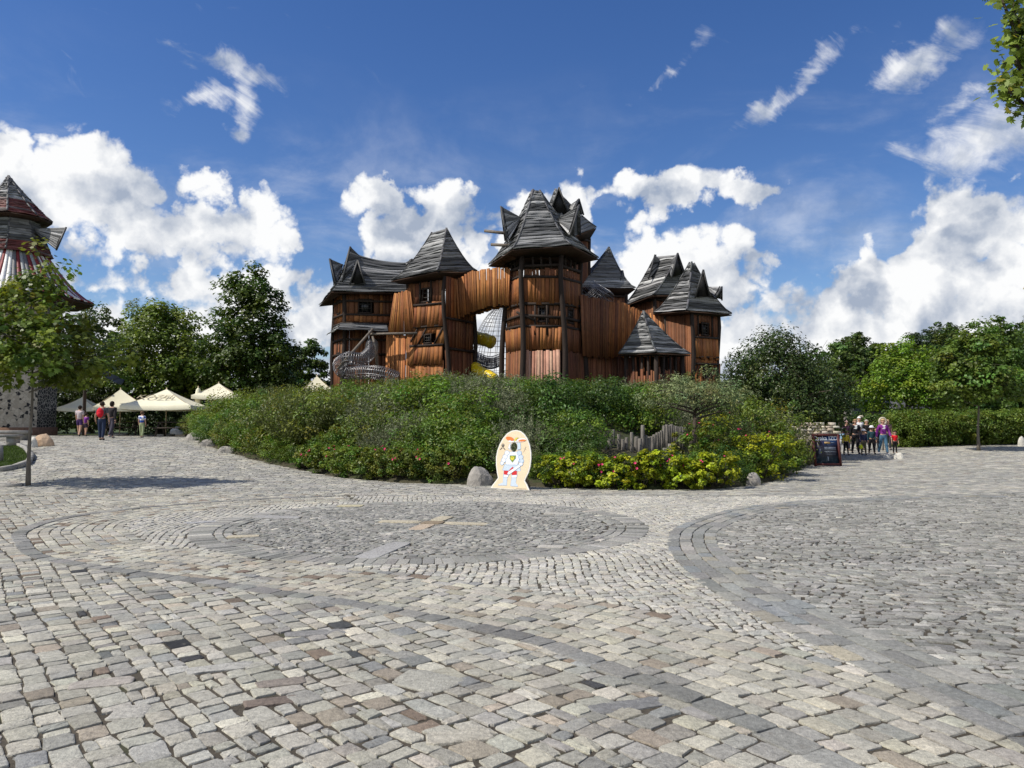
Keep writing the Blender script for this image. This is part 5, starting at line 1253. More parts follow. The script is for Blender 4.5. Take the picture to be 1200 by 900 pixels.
while yy < 46:
    xx = -19.0+(random.random()*.8)
    while xx < 17:
        x = xx+random.uniform(-.45, .45); y = yy+random.uniform(-.45, .45)
        if inpoly(np.array([x]), np.array([y]), BED)[0]:
            d = float(polydist(np.array([x]), np.array([y]), BED)[0])
            gx.append((x, y, d))
        xx += 1.55
    yy += 1.4
TOPX, TOPY = zip((205, 476), (225, 468), (245, 461), (300, 454), (400, 448), (470, 440), (520, 436), (640, 443), (760, 446), (850, 452), (900, 470), (960, 500))
PAL_C = P(762, 520, 23.5)        # the clearing round the palisade
for x, y, d in gx:
    if d < .42 or (y > 41.0): continue
    px = 600+F*x/y
    pyb = 495-(H(x, y)-CAMH)/mpx(y)
    if 690 < px < 835 and y < 26.5: continue                   # stakes stand here
    if 645 < px < 672 and 23 < y < 24.6: continue              # bare bank
    if px > 845 and y < 25: continue
    if 560 < px < 625 and y < 20.6: continue
    front = y < 24
    if px < 420: k = random.choice(['green', 'olive', 'olive', 'green', 'wand'])
    elif px < 545: k = random.choice(['green', 'wand', 'olive', 'green', 'silver']) if not front else 'green'
    elif px < 655: k = random.choice(['silver', 'silver', 'wand', 'green']) if y > 25 else random.choice(['dark', 'green', 'silver'])
    elif px < 760: k = random.choice(['silver', 'green', 'dark', 'olive']) if y > 30 else random.choice(['dark', 'green', 'dark'])
    else: k = random.choice(['silver', 'silver', 'green', 'olive']) if y > 28 else random.choice(['silver', 'dark', 'wand'])
    ztg = CAMH+(495-float(np.interp(px, TOPX, TOPY)))*mpx(y)-H(x, y)
    if y > 27.5: s = min(1.5, max(.5, ztg/1.62))*random.uniform(.84, 1.08)
    else: s = random.uniform(.78, 1.12)*(.52 if d < 1.1 else .74 if d < 2.0 else .95 if d < 3.5 else 1.1)
    if d < 1.1: s = min(s, .8)
    thick[k].append(moved(random.choice(proto[k]), x, y, H(x, y)-.05, s, random.uniform(0, 6.3)))
# low growth spilling over the stone edging
EL = np.array(BED[:13]); seg = np.linalg.norm(np.diff(EL, axis=0), axis=1); cum = np.concatenate([[0], np.cumsum(seg)]); u = .2
while u < cum[-1]:
    x0 = float(np.interp(u, cum, EL[:, 0])); y0 = float(np.interp(u, cum, EL[:, 1])); x1 = float(np.interp(u+.2, cum, EL[:, 0])); y1 = float(np.interp(u+.2, cum, EL[:, 1])); n_ = Vector((-(y1-y0), x1-x0, 0)).normalized()
    o_ = random.uniform(.35, .9); x, y = x0+n_.x*o_, y0+n_.y*o_; px = 600+F*x/y
    k = random.choice(['green', 'olive', 'green', 'dark']) if px < 560 or px > 860 else random.choice(['dark', 'green'])
    if not (552 < px < 622): thick[k].append(moved(random.choice(proto[k]), x, y, H(x, y)-.05, random.uniform(.36, .58) if px > 300 else random.uniform(.5, .75), random.uniform(0, 6.3)))
    u += random.uniform(.55, .9)
LAB = {'green': 'thick mid green spiraea thicket covering the mound below the castle', 'olive': 'yellowish olive green thicket on the left half of the mound', 'dark': 'shady dark green undergrowth behind the knight board and the stakes', 'silver': 'grey-green willow-leaved thicket in front of the main tower', 'wand': 'upright wand-like green stems standing through the thicket'}
for k, l in thick.items():
    if l: o = link('shrubbery', mesh_np('shrubbery', *merge(l)), silver_leaf_m if k == 'silver' else leaf_m); tag(o, LAB[k], 'shrubbery', kind='stuff')
# ---- rose bushes along the front edge, each its own
petal_m = mat('pink_petals', (.55, .035, .14), .6, nscale=20, namt=.2)
def blossoms(r, h, n, front=True):
    mb = MB()
    for i in range(n):
        a = random.uniform(math.pi*1.0, math.pi*2.0) if front else random.uniform(0, 6.28); th = random.uniform(.15, 1.35)
        c = Vector((r*1.0*math.sin(th)*math.cos(a), r*1.0*math.sin(th)*math.sin(a), h*.42+h*.56*math.cos(th))); nn = (c-Vector((0, 0, h*.3))).normalized(); x = nn.cross(Vector((.3, .2, 1))).normalized(); y = nn.cross(x); s = random.uniform(.026, .042)
        ring_ = [c+nn*.03+(x*math.cos(2*math.pi*j/10)+y*math.sin(2*math.pi*j/10))*s*(1 if j % 2 else .7) for j in range(10)]
        mb.add([c]+ring_, [(0, j+1, (j+1) % 10+1) for j in range(10)])
    return mb
def rosebush(kind, px, py, r, h, label, group, nb, dy=.0):
    g = ground_at(px, py); x, y = g.x, g.y+r*.75+dy
    root = empty('rose_bush', (x, y, H(x, y)-.06)); tag(root, label, 'rose bush', group); root.rotation_euler = (0, 0, 0)
    o = link('foliage', mesh_np('foliage', *bush_leaves(kind, r, h, .9*max(.7, r))), leaf_m); o.parent = root
    st = MB()
    for i in range(9): a = random.uniform(0, 6.28); st.tube(bent((math.cos(a)*.08, math.sin(a)*.08, 0), (math.cos(a)*r*.6, math.sin(a)*r*.6, h*random.uniform(.5, .85)), .1, 3), [.012, .01, .008, .004], 4)
    o = link('stem', st.mesh('stem'), bark_m); o.parent = root
    if nb: o = link('blossom', blossoms(r, h, nb).mesh('blossom'), petal_m); o.parent = root
    return root
ord_ = ['first', 'second', 'third', 'fourth', 'fifth', 'sixth', 'seventh', 'eighth', 'ninth', 'tenth']
for i, (px, py) in enumerate([(532, 567), (507, 567), (481, 566), (455, 565), (428, 563), (402, 560), (376, 556), (354, 551)]):
    rosebush('rose', px, py, random.uniform(.58, .72), random.uniform(.78, 1.0), f'low pink-flowered rose bush, {ord_[i]} along the front edge left of the boulder', 'green rose bushes left of the knight board', [2, 4, 4, 5, 3, 6, 6, 2][i])
for i, (px, py) in enumerate([(657, 572), (680, 573), (703, 573), (727, 574), (751, 574), (775, 574), (799, 574), (823, 574), (846, 573)]):
    rosebush('yellowrose', px, py, random.uniform(.52, .62), random.uniform(.72, .95), f'low yellow-green rose bush, {ord_[i]} along the front edge right of the knight board', 'yellow-green rose bushes right of the knight board', [2, 3, 4, 3, 3, 3, 4, 3, 2][i], dy=-.1)
for px, py, r, h, lab, k, n, dy in ((872, 566, .85, 1.35, 'tall green rose bush with pink flowers beside the grey end boulder', 'rose', 4, .3), (905, 566, .95, 1.35, 'rounded yellow-green rose bush at the right end of the bed', 'yellowrose', 2, .2), (928, 560, .85, 1.25, 'darker green rose bush on the corner nearest the notice board', 'rose', 2, .5),
                                (846, 571, .8, 1.45, 'green rose bush in the second row right of the old gnarled trunk', 'rose', 4, 1.5), (880, 560, 1.0, 1.7, 'big yellow-green rose bush in the second row above the grey end boulder', 'yellowrose', 3, 2.2), (930, 552, 1.1, 1.5, 'dark bushy rose at the back of the bed by the notice board', 'rose', 0, 1.5)):
    rosebush(k, px, py, r, h, lab, 'rose bushes round the right end of the bed', n, dy)
# ---- gnarled silver tree by the stakes
D0 = 23.2; p0 = P(811, 536, D0); z0 = H(p0.x, D0)
ol = tree('silver_pear', (p0.x, D0, z0-.05), 2.75, [(.1, 0, 2.1, 1.5, 1.3, .5), (.9, 0, 2.0, 1.05, .95, .45), (-.7, 0, 2.0, .95, .9, .42), (.2, .1, 2.45, 1.0, .9, .4)], 150, 40, .26, .085, .030, (.105, .125, .07), .13, .95, 'old silver-leaved tree with a thick gnarled trunk beside the wooden stakes', lm=silver_leaf_m, shell=.4, nl=20, lean=(.15, 0))
# ---- hedge on the right
ha, hb = gz(1062, 38.2), gz(1215, 39.6); pts = []
nh = 26
for row in range(2):
    for i in range(nh):
        k = i/(nh-1)*1.25; p = lerp(Vector(ha), Vector(hb), k); x, y = p.x+.3, p.y+1.0+row*1.1
        lv, _ = foliage([(x, y, G(x, y)+.85, .85, .85, .95)], 52, 36, .28, .12, .06, (.066, .092, .018), shell=.6, cvar=.25, upb=.7); pts.append(lv)
he = link('hedge', mesh_np('hedge', *merge(pts)), leaf_m); tag(he, 'long loose green hedge bordering the square on the right', 'hedge')
# dark laurel behind the terrace and a low hedge behind the school group
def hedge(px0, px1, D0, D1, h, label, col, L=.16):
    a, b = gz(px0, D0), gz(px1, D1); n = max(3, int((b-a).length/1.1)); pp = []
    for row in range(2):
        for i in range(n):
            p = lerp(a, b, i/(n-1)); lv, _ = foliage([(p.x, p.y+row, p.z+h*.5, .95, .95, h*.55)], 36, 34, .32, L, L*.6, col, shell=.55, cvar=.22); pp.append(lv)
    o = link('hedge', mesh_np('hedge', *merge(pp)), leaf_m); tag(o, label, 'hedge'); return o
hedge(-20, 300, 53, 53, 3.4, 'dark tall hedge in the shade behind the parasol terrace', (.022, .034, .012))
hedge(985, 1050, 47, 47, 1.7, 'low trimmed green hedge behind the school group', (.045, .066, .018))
# ---- lawn patch at the left with its grass
LP = np.array(LAWN); n = 26000
gxx = rng.uniform(LP[:, 0].min(), LP[:, 0].max(), n); gyy = rng.uniform(LP[:, 1].min(), LP[:, 1].max(), n); m = inpoly(gxx, gyy, LAWN) & (gxx > -24); gxx, gyy = gxx[m], gyy[m]
pp = np.stack([gxx, gyy, G(gxx, gyy)+.03], 1)
nn = rng.normal(0, 1, (len(pp), 3)); nn[:, 2] *= .25
lv = leaves_np(pp, nn, np.full(len(pp), .09), np.full(len(pp), .016), np.array((.075, .12, .022))*np.exp(rng.normal(0, .25, (len(pp), 1))), droop=-1.2)
o = link('grass', mesh_np('grass', *lv), leaf_m); tag(o, 'short green grass of the small kerbed lawn at the left', 'grass', kind='stuff')
mb = MB(); L3 = [(x, y, float(G(x, y))+.004) for x, y in LAWN]; mb.add(L3, [tuple(range(len(L3)))]); o = mb.build('lawn', gm); tag(o, 'small kerbed lawn at the left edge', kind='structure')
# ------------------------------------------------------------------ boulders, kerbs
rock_m = mat('granite_boulder', (.33, .31, .28), .9, nscale=3, namt=.3, fine=(40, .25), bump=.03, bscale=6, spots=(2.5, .58, (.16, .15, .13), .6))
sandrock_m = mat('sandstone_boulder', (.50, .36, .24), .9, nscale=3, namt=.25, fine=(30, .2), bump=.03, bscale=6)
pale_m = mat('pale_boulder', (.56, .54, .48), .9, nscale=3, namt=.2, fine=(30, .2), bump=.03, bscale=6)
def boulder(px, py, wpx, hpx, label, m=rock_m, dpt=.8, seed=0, D=None, name='boulder'):
    g = ground_at(px, py) if D is None else stand(px, D); rs = np.random.default_rng(seed); k = mpx(g.y)
    bm = bmesh.new(); bmesh.ops.create_icosphere(bm, subdivisions=3, radius=1)
    pl = [(Vector(rs.normal(0, 1, 3)).normalized(), rs.uniform(.62, .92)) for _ in range(11)]
    for v in bm.verts:
        for n, d in pl:
            q = v.co.dot(n)
            if q > d: v.co -= n*(q-d)*.85
        v.co += Vector(rs.normal(0, .018, 3))
    xs = [v.co.x for v in bm.verts]; zs = [v.co.z for v in bm.verts]; w = (max(xs)-min(xs))/2; hz = max(zs)
    for v in bm.verts: v.co = Vector((v.co.x/w*wpx*k/2, v.co.y*wpx*k/2*dpt, max(-.25, v.co.z/hz)*hpx*k))
    me = bpy.data.meshes.new(name); bm.to_mesh(me); bm.free(); o = link(name, me, m); o.location = g+Vector((0, wpx*k/2*dpt*.6, 0)); tag(o, label, 'boulder'); return o
boulder(562.5, 569, 31, 22, 'round grey boulder at the bed edge just left of the knight board', seed=3)
boulder(884, 569, 17, 15, 'pointed grey boulder under the rose bushes at the bed\'s right corner', seed=5)
boulder(47, 523, 25, 15, 'angular tan sandstone boulder beside the left lawn', sandrock_m, seed=8)
boulder(36, 524, 12, 12, 'small pale stone leaning against the tan boulder', pale_m, seed=9)
boulder(210, 508.5, 26, 9.5, 'flat pale grey boulder where the bed meets the terrace', pale_m, seed=12)
boulder(226, 516, 20, 9, 'grey boulder, second from the terrace along the bed edge', seed=14)
boulder(243, 523, 20, 8.5, 'low grey boulder, third from the terrace along the bed edge', seed=17)
boulder(262, 530, 22, 7, 'long low edging boulder, fourth from the terrace along the bed edge', seed=19)
boulder(1040.5, 537.5, 10.5, 6, 'pale boulder at the left foot of the child in red', pale_m, seed=21)
boulder(1055, 538, 12, 7.5, 'pale rounded boulder at the hedge end right of the child in red', pale_m, seed=22)
boulder(1199, 523, 9, 12, 'upright pale stone at the right edge of the picture', pale_m, seed=25)
kerb_m = mat('kerb_stone', (.30, .29, .265), .9, nscale=4, namt=.3, fine=(40, .2), bump=.01)
def kerb(poly, label, h=.13, w=.16):
    mb = MB()
    for i in range(len(poly)-1):
        a, b = Vector((*poly[i], 0)), Vector((*poly[i+1], 0)); n = max(1, int((b-a).length/.75)); d = (b-a).normalized()
        for j in range(n):
            p, q = lerp(a, b, j/n)+d*.006, lerp(a, b, (j+1)/n)-d*.006; p.z = float(G(p.x, p.y)); q.z = float(G(q.x, q.y)); e = Vector((0, 0, h/2+random.uniform(-.008, .008)-.03)); mb.beam(p+e, q+e, w, h+.06)
    o = mb.build('kerb', kerb_m); tag(o, label, kind='structure'); return o
kerb(LAWN[1:7], 'stone kerb round the small lawn at the left')
kerb([tuple(ground_at(*q)[:2]) for q in ((-12, 570.5), (26, 569.6))], 'row of raised stones at the foot of the young maple', .05, .26)
kerb([tuple(ground_at(*q)[:2]) for q in ((40, 569.3), (52, 569.2))], 'raised stone right of the young maple trunk', .05, .26)
# stone slab bench and steps by the left pavilion
def slab(px0, px1, D, z, h, d, label, name='stone_bench', legs=True):
    a, b = stand(px0, D), stand(px1, D); c = (a+b)/2; root = empty(name, c); tag(root, label, 'stone bench')
    mb = MB(); mb.box(c+Vector((0, 0, z)), ((b-a).length, d, h)); mb.build('seat_slab', kerb_m, root)
    for s in (-.38, .38): mb = MB(); mb.box(c+Vector((s*(b-a).length, 0, (z-h/2)/2)), (.3, d*.8, z-h/2)); mb.build('support', kerb_m, root)
slab(-34, 24, 30.8, .40, .12, .5, 'low grey stone bench behind the lawn at the left edge')
slab(-30, 34, 34.2, .36, .14, .6, 'long stone bench in front of the mosaic wall')
mb = MB(); g = stand(0.5, 25.2); mb.box(g+Vector((0, 0, .26)), (.2, .2, .56), taper=.85); tag(mb.build('stone_bollard', kerb_m), 'grey stone bollard standing at the left edge beside the lawn', 'bollard')

# ------------------------------------------------------------------ pavilion with the striped roof
pc = stand(10, 46.0); PK = 46/39.5; pv = empty('striped_pavilion', pc); tag(pv, 'round pavilion with tiered red, white and grey board roof and mosaic stone wall', 'pavilion')
def oct_(r, z, a0=22.5, k=8): return [Vector((pc.x+PK*r*math.cos(R(a0+360/k*i)), pc.y+PK*r*math.sin(R(a0+360/k*i)), z)) for i in range(k)]
Zp = lambda y: ZY(y, 46.0)
mm = bpy.data.materials.new('mosaic_stone'); mm.use_nodes = True; tt = NT(mm.node_tree); o_ = tt.n('ShaderNodeOutputMaterial'); bs = tt.n('ShaderNodeBsdfPrincipled'); tc = tt.n('ShaderNodeTexCoord').outputs['Object']
vo = tt.n('ShaderNodeTexVoronoi', feature='DISTANCE_TO_EDGE', i={'Vector': tc, 'Scale': 6.0}); vc = tt.n('ShaderNodeTexVoronoi', i={'Vector': tc, 'Scale': 6.0})
sx_ = tt.n('ShaderNodeSeparateColor', i={0: vc.outputs['Color']}).outputs[0]; blk = tt.mapr(sx_, .80, .82, 0, 1)
base = tt.mix(blk, tt.mix(sx_, (.34, .31, .25), (.52, .48, .40)), (.02, .02, .022)); tt.link(tt.mix(tt.mapr(vo.outputs['Distance'], .02, .06, 1, 0), base, (.30, .28, .24)), bs.inputs['Base Color']); bs.inputs['Roughness'].default_value = .85; tt.link(bs.outputs[0], o_.inputs[0])
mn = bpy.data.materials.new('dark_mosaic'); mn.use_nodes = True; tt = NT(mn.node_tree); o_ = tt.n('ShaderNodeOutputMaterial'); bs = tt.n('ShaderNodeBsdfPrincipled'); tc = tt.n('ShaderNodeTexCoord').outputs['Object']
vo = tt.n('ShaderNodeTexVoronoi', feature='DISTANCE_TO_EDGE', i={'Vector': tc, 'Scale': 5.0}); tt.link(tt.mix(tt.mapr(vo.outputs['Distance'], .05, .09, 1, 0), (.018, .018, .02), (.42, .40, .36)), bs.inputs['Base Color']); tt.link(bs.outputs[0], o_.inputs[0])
w0, w1_ = oct_(2.15, pc.z-.1), oct_(2.15, Zp(352)); mb = MB()
for i in range(8):
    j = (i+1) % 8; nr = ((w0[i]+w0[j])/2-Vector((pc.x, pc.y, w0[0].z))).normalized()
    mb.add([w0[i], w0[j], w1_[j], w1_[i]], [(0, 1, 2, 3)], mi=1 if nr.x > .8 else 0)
mb.add(w1_, [tuple(range(8))]); mb.build('wall', [mm, mn], pv)
mb = MB(); mb.add(oct_(2.23, pc.z-.1)+oct_(2.23, pc.z+.45)+oct_(2.1, pc.z+.45), [(i, (i+1) % 8, 8+(i+1) % 8, 8+i) for i in range(8)]+[(8+i, 8+(i+1) % 8, 16+(i+1) % 8, 16+i) for i in range(8)]); mb.build('plinth', mat('brown_plinth', (.22, .13, .085), .9, nscale=5, namt=.3), pv)
REDS = [(.15, .034, .030), (.17, .055, .046), (.115, .028, .027), (.14, .10, .095)]
def banded(s): return vary(random.choice(REDS), .2, .02) if s > .52 else vary(random.choice(GREYS[1:4]), .2, .01)
e = oct_(1.72, Zp(257)); ap = P(10, 206.5, 46); rf = MB(); hiproof(rf, e, [ap]*8, 13, 1.12, 5, colf=banded); sf = MB(); soffit(sf, e, oct_(.9, Zp(259)))
top = rf.build('upper_roof', shing_m, pv); sf.build('soffit', soff_m, top)
m0, m1 = oct_(1.02, Zp(256)), oct_(1.78, Zp(300)); rf = MB(); hiproof(rf, m1, m0, 13, 1.2, 5, colf=lambda s: vary(random.choice(REDS), .2, .02) if s > .62 else vary(random.choice(GREYS[:4]), .2, .01)); rf.build('middle_roof', shing_m, pv)
# lower flared skirt of upright painted boards
e0, e1_ = oct_(1.55, Zp(298)), oct_(3.75, Zp(351)); mb = MB(); stripe = [(.72, .71, .68), (.20, .03, .03), (.28, .29, .29), (.72, .71, .68), (.16, .16, .165), (.24, .04, .035)]
for i in range(8):
    f = hipsurf(e0[i], e0[(i+1) % 8], e1_[i], e1_[(i+1) % 8], 1.45); ns = 9
    for q in range(ns):
        c = vary(stripe[(q*2+i*3+random.randint(0, 1)) % 6], .1, .02); u0, u1 = q/ns+.006, (q+1)/ns-.006; o = len(mb.v)
        vs = []; dz = random.uniform(0, .03)
        for s in np.linspace(0, 1, 7): a, b = f(u0, s), f(u1, s); up = Vector((0, 0, .03+dz)); vs += [a+up, b+up, a-Vector((0, 0, .03)), b-Vector((0, 0, .03))]
        fs = []
        for k in range(6): o = k*4; fs += [(o, o+4, o+5, o+1), (o+2, o+3, o+7, o+6), (o, o+2, o+6, o+4), (o+1, o+5, o+7, o+3)]
        fs.append((24, 26, 27, 25)); mb.add(vs, fs, c)
lo = mb.build('skirt_roof', shing_m, pv); sf = MB(); soffit(sf, [v-Vector((0, 0, .06)) for v in e1_], oct_(2.15, Zp(356))); sf.build('soffit', soff_m, lo)
dm = horn(pv, P(77.5, 266.5, 45.2), P(36, 268, 46), P(66, 292, 44.7), P(66, 293, 46.9), 9); dm.name = 'dormer'
mb = MB(); courses(mb, hipsurf(P(88, 421, 38.5), P(96, 420, 42), P(140, 452, 39), P(146, 447, 43), 1.05), 6, 6, cols=[(.03, .03, .032)]); o = mb.build('porch_roof', shing_m, pv)
mb = MB(); 
g = stand(99, 42.5); mb.tube([g, Vector((g.x, g.y, ZY(426, 42.5)))], .09, 7); mb.build('porch_post', timb_m, pv)

# ------------------------------------------------------------------ parasols
canv = mat('cream_canvas', (.76, .72, .54), .85, nscale=2, namt=.08, fine=(60, .05)); pole_m = mat('pale_wood_pole', (.42, .34, .22), .7, nscale=8, namt=.2, stretch=(3, 3, .3)); metal_m = mat('grey_metal', (.25, .25, .26), .5, metal=.6)
ink = mat('faded_brown_print', (.33, .29, .19), .85)
def parasol(px, D, ztop, zedge, w, label, rz=0.0, text=False, open_=True):
    g = stand(px, D); root = empty('parasol', g, rz); tag(root, label, 'parasol', 'cream parasols on the terrace'); M = Matrix.Translation(g) @ Matrix.Rotation(rz, 4, 'Z')
    mb = MB(); mb.tube([g+Vector((0, 0, .05)), Vector((g.x, g.y, ztop+.08))], .035, 8); mb.build('pole', pole_m, root)
    mb = MB(); mb.box(g+Vector((0, 0, .05)), (.7, .7, .1)); mb.build('base', kerb_m, root)
    if not open_:
        mb = MB(); zs = [(ztop, .02), (ztop-.12, .10), (ztop-.5, .16), (ztop-1.2, .13), (ztop-1.3, .16)]; k = 10
        vs = [Vector((g.x+r*(1+.25*(j % 2))*math.cos(2*PI*j/k), g.y+r*(1+.25*(j % 2))*math.sin(2*PI*j/k), z)) for z, r in zs for j in range(k)]; mb.add(vs, [(i*k+j, (i+1)*k+j, (i+1)*k+(j+1) % k, i*k+(j+1) % k) for i in range(4) for j in range(k)]); mb.build('folded_canopy', canv, root); return root
    hw = w/2; c4 = [M @ Vector((x*hw, y*hw, zedge-g.z)) for x, y in ((-1, -1), (1, -1), (1, 1), (-1, 1))]; ap = Vector((g.x, g.y, ztop)); mb = MB(); th = Vector((0, 0, -.025))
    n = 8
    for i in range(4):
        a, b = c4[i], c4[(i+1) % 4]; vs = []; fs = []
        for s in range(n+1):
            for q in range(n+1):
                p = lerp(ap, lerp(a, b, q/n), s/n); sag = .10*(s/n)*math.sin(math.pi*q/n); p = p-Vector((0, 0, sag*.6+.06*math.sin(math.pi*s/n))); vs.append(p)
        m_ = (n+1); fs = [(s*m_+q, (s+1)*m_+q, (s+1)*m_+q+1, s*m_+q+1) for s in range(n) for q in range(n)]; base = vs[n*m_:]; vs2 = [p-Vector((0, 0, .20)) for p in base]
        mb.add(vs+vs2, fs+[(n*m_+q, m_*m_+q, m_*m_+q+1, n*m_+q+1) for q in range(n)])
    cn = mb.build('canopy', canv, root, smooth=False)
    mb = MB()
    for c in c4: mb.beam(lerp(ap, c, .04)-Vector((0, 0, .07)), c-Vector((0, 0, .05)), .03); mb.beam(Vector((g.x, g.y, zedge-.1)), lerp(ap, c, .5)-Vector((0, 0, .11)), .025)
    mb.build('rib', pole_m, root)
    if text:
        cu = bpy.data.curves.new('lettering', 'FONT'); cu.body = 'KOZEL'; cu.size = .62; cu.align_x = 'CENTER'; cu.align_y = 'CENTER'; cu.extrude = .002; cu.shear = .2; tmp = bpy.data.objects.new('lettering', cu); COL.objects.link(tmp)
        dg = bpy.context.evaluated_depsgraph_get(); me = bpy.data.meshes.new_from_object(tmp.evaluated_get(dg)); bpy.data.objects.remove(tmp); o = bpy.data.objects.new('lettering', me); COL.objects.link(o); me.materials.clear(); me.materials.append(ink)
        slope = math.atan2(ztop-zedge, hw); o.parent = root; o.rotation_euler = (slope-.02, 0, 0); mid = Vector((-.25, -hw*.52, lerp(ztop, zedge, .52)-g.z)); o.location = mid+Vector((0, -.01, .03))
    return root
parasol(195, 41.5, ZY(456, 41.5), ZY(478, 41.5)+.1, 3.5, 'large open cream parasol with faded lettering nearest the striped boy', .12, True)
parasol(141, 43.5, ZY(456, 43.5), ZY(477, 43.5), 2.7, 'open cream parasol just behind the two walkers with the red rucksack', .5)
parasol(97, 48, ZY(465, 48), ZY(478, 48), 2.2, 'cream parasol in the shade beside the pavilion, mostly hidden by the maple', .2)
parasol(256, 44.5, ZY(449, 44.5), ZY(464, 44.5), 2.5, 'cream parasol half hidden behind the left end of the shrubs', .2)
parasol(371, 47, ZY(440.5, 47), ZY(455, 47)-.2, 2.0, 'small cream parasol close to the left foot of the castle', .3)
parasol(232, 43.5, ZY(454, 43.5), 2, 1, 'closed cream parasol between the lettered one and the shrubs', 0, False, False)
dw = mat('dark_table_wood', (.05, .038, .028), .7, nscale=6, namt=.3)
def picnic(px, D, label, rz=0):
    g = stand(px, D); root = empty('picnic_table', g, rz); tag(root, label, 'picnic table', 'picnic tables under the parasols'); M = Matrix.Translation(g) @ Matrix.Rotation(rz, 4, 'Z')
    def bx(name, c, s): mb = MB(); mb.box(M @ Vector(c), s, Matrix.Rotation(rz, 3, 'Z')); mb.build(name, dw, root)
    bx('tabletop', (0, 0, .74), (1.9, .75, .05)); bx('bench_seat', (0, -.72, .45), (1.9, .28, .05)); bx('bench_seat', (0, .72, .45), (1.9, .28, .05))
    for s in (-.75, .75):
        mb = MB()
        for k in (-1, 1): mb.beam(M @ Vector((s, k*.72, .02)), M @ Vector((s, k*.22, .72)), .09, .05)
        mb.beam(M @ Vector((s, -.8, .42)), M @ Vector((s, .8, .42)), .09, .05); mb.build('leg', dw, root)
picnic(206, 40.5, 'dark wooden picnic table under the lettered parasol', .1); picnic(145, 44, 'dark wooden picnic table in the shade under the second parasol', .3)
# ------------------------------------------------------------------ knight board with a face hole
kb = ground_at(598, 573.2); ang = R(-30); root = empty('photo_board', kb, ang); tag(root, 'cream face-in-hole board painted with a knight in armour', 'photo board')
KM = Matrix.Translation(kb) @ Matrix.Rotation(ang, 4, 'Z') @ Matrix.Rotation(R(-7), 4, 'X')
ks = 71*mpx(kb.y)/.99            # board height
kx = 1.0/math.cos(ang)
def KP(zx, zy, off=0.0):
    """board point from the close-up of the photograph (800 x 900 px over 80 x 90)"""
    px, py = (zx-375)/10, (815-zy)/10
    return KM @ Vector((px*mpx(kb.y)*kx, -off, py*mpx(kb.y)))
OUT = [(142, 812), (165, 770), (200, 722), (222, 690), (205, 630), (188, 540), (182, 450), (192, 370), (215, 295), (250, 220), (300, 160), (350, 130), (400, 122), (450, 132), (500, 170), (540, 225), (570, 300), (588, 380), (594, 460), (588, 550), (572, 620), (545, 680), (535, 712), (565, 755), (600, 825)]
HOLE = [(388+40*math.cos(a), 325+56*math.sin(a)) for a in np.linspace(0, 2*PI, 24, endpoint=False)]
def plate(out, hole, off0, off1, m, name, parent, mi=None):
    bm = bmesh.new()
    def loop(pts): vs = [bm.verts.new(KP(x, y, off1)) for x, y in pts]; return vs, [bm.edges.new((vs[i], vs[(i+1) % len(vs)])) for i in range(len(vs))]
    v1, e1 = loop(out); es = e1
    if hole: v2, e2 = loop(hole); es = e1+e2
    bmesh.ops.triangle_fill(bm, use_beauty=True, use_dissolve=False, edges=es)
    ret = bmesh.ops.extrude_face_region(bm, geom=list(bm.faces)); dv = KP(0, 0, off0)-KP(0, 0, off1)
    for v in [g for g in ret['geom'] if isinstance(g, bmesh.types.BMVert)]: v.co += dv
    bmesh.ops.recalc_face_normals(bm, faces=bm.faces); me = bpy.data.meshes.new(name); bm.to_mesh(me); bm.free(); return link(name, me, m, parent)
def grow_(pts, k, c=(388, 480)): return [(c[0]+(x-c[0])*k, c[1]+(y-c[1])*k) for x, y in pts]
paint = lambda n, c: mat(n, c, .5, nscale=6, namt=.05)
plate(OUT, HOLE, -.03, 0, paint('white_board', (.84, .82, .76)), 'board', root)
inner = [(160, 805), (180, 770), (212, 722), (233, 690), (216, 630), (199, 540), (193, 450), (203, 370), (225, 300), (258, 230), (304, 172), (352, 142), (400, 134), (447, 143), (494, 179), (531, 231), (560, 303), (577, 380), (583, 460), (577, 550), (561, 618), (534, 680), (524, 714), (552, 757), (578, 814)]
plate(inner, HOLE, .0005, .002, paint('cream_paint', (.80, .66, .46)), 'painted_panel', root)
mb = MB(); PC = {'steel': (.58, .68, .78), 'white': (.82, .85, .88), 'red': (.62, .03, .03), 'orange': (.75, .22, .06), 'dark': (.05, .05, .06), 'yellow': (.80, .68, .06), 'green': (.22, .30, .05), 'blue': (.28, .42, .62), 'tan': (.55, .47, .35)}
keys = list(PC); kmats = [paint('print_'+k, PC[k]) for k in keys]
def poly(pts, col, off): 
    mb.add([KP(x, y, off) for x, y in pts], [tuple(range(len(pts)))], mi=keys.index(col))
def ell(cx, cy, rx, ry, col, off, rot=0, n=14): poly([(cx+rx*math.cos(a)*math.cos(rot)-ry*math.sin(a)*math.sin(rot), cy+rx*math.cos(a)*math.sin(rot)+ry*math.sin(a)*math.cos(rot)) for a in np.linspace(0, 2*PI, n, endpoint=False)], col, off)
def ol_poly(pts, col, off, w=5):
    c = np.mean(pts, 0); big = [tuple(np.array(p)+(np.array(p)-c)/(np.linalg.norm(np.array(p)-c)+1e-6)*w) for p in pts]; poly(big, 'blue', off); poly(pts, col, off+.0006)
b = .003
ol_poly([(280, 575), (295, 530), (465, 525), (480, 600), (380, 610), (268, 598)], 'steel', b)             # tassets
ol_poly([(288, 602), (352, 604), (340, 660), (290, 652)], 'red', b+.001); ol_poly([(378, 604), (440, 600), (442, 648), (385, 655)], 'red', b+.001)
ol_poly([(345, 600), (388, 555), (400, 570), (362, 612)], 'red', b+.002)
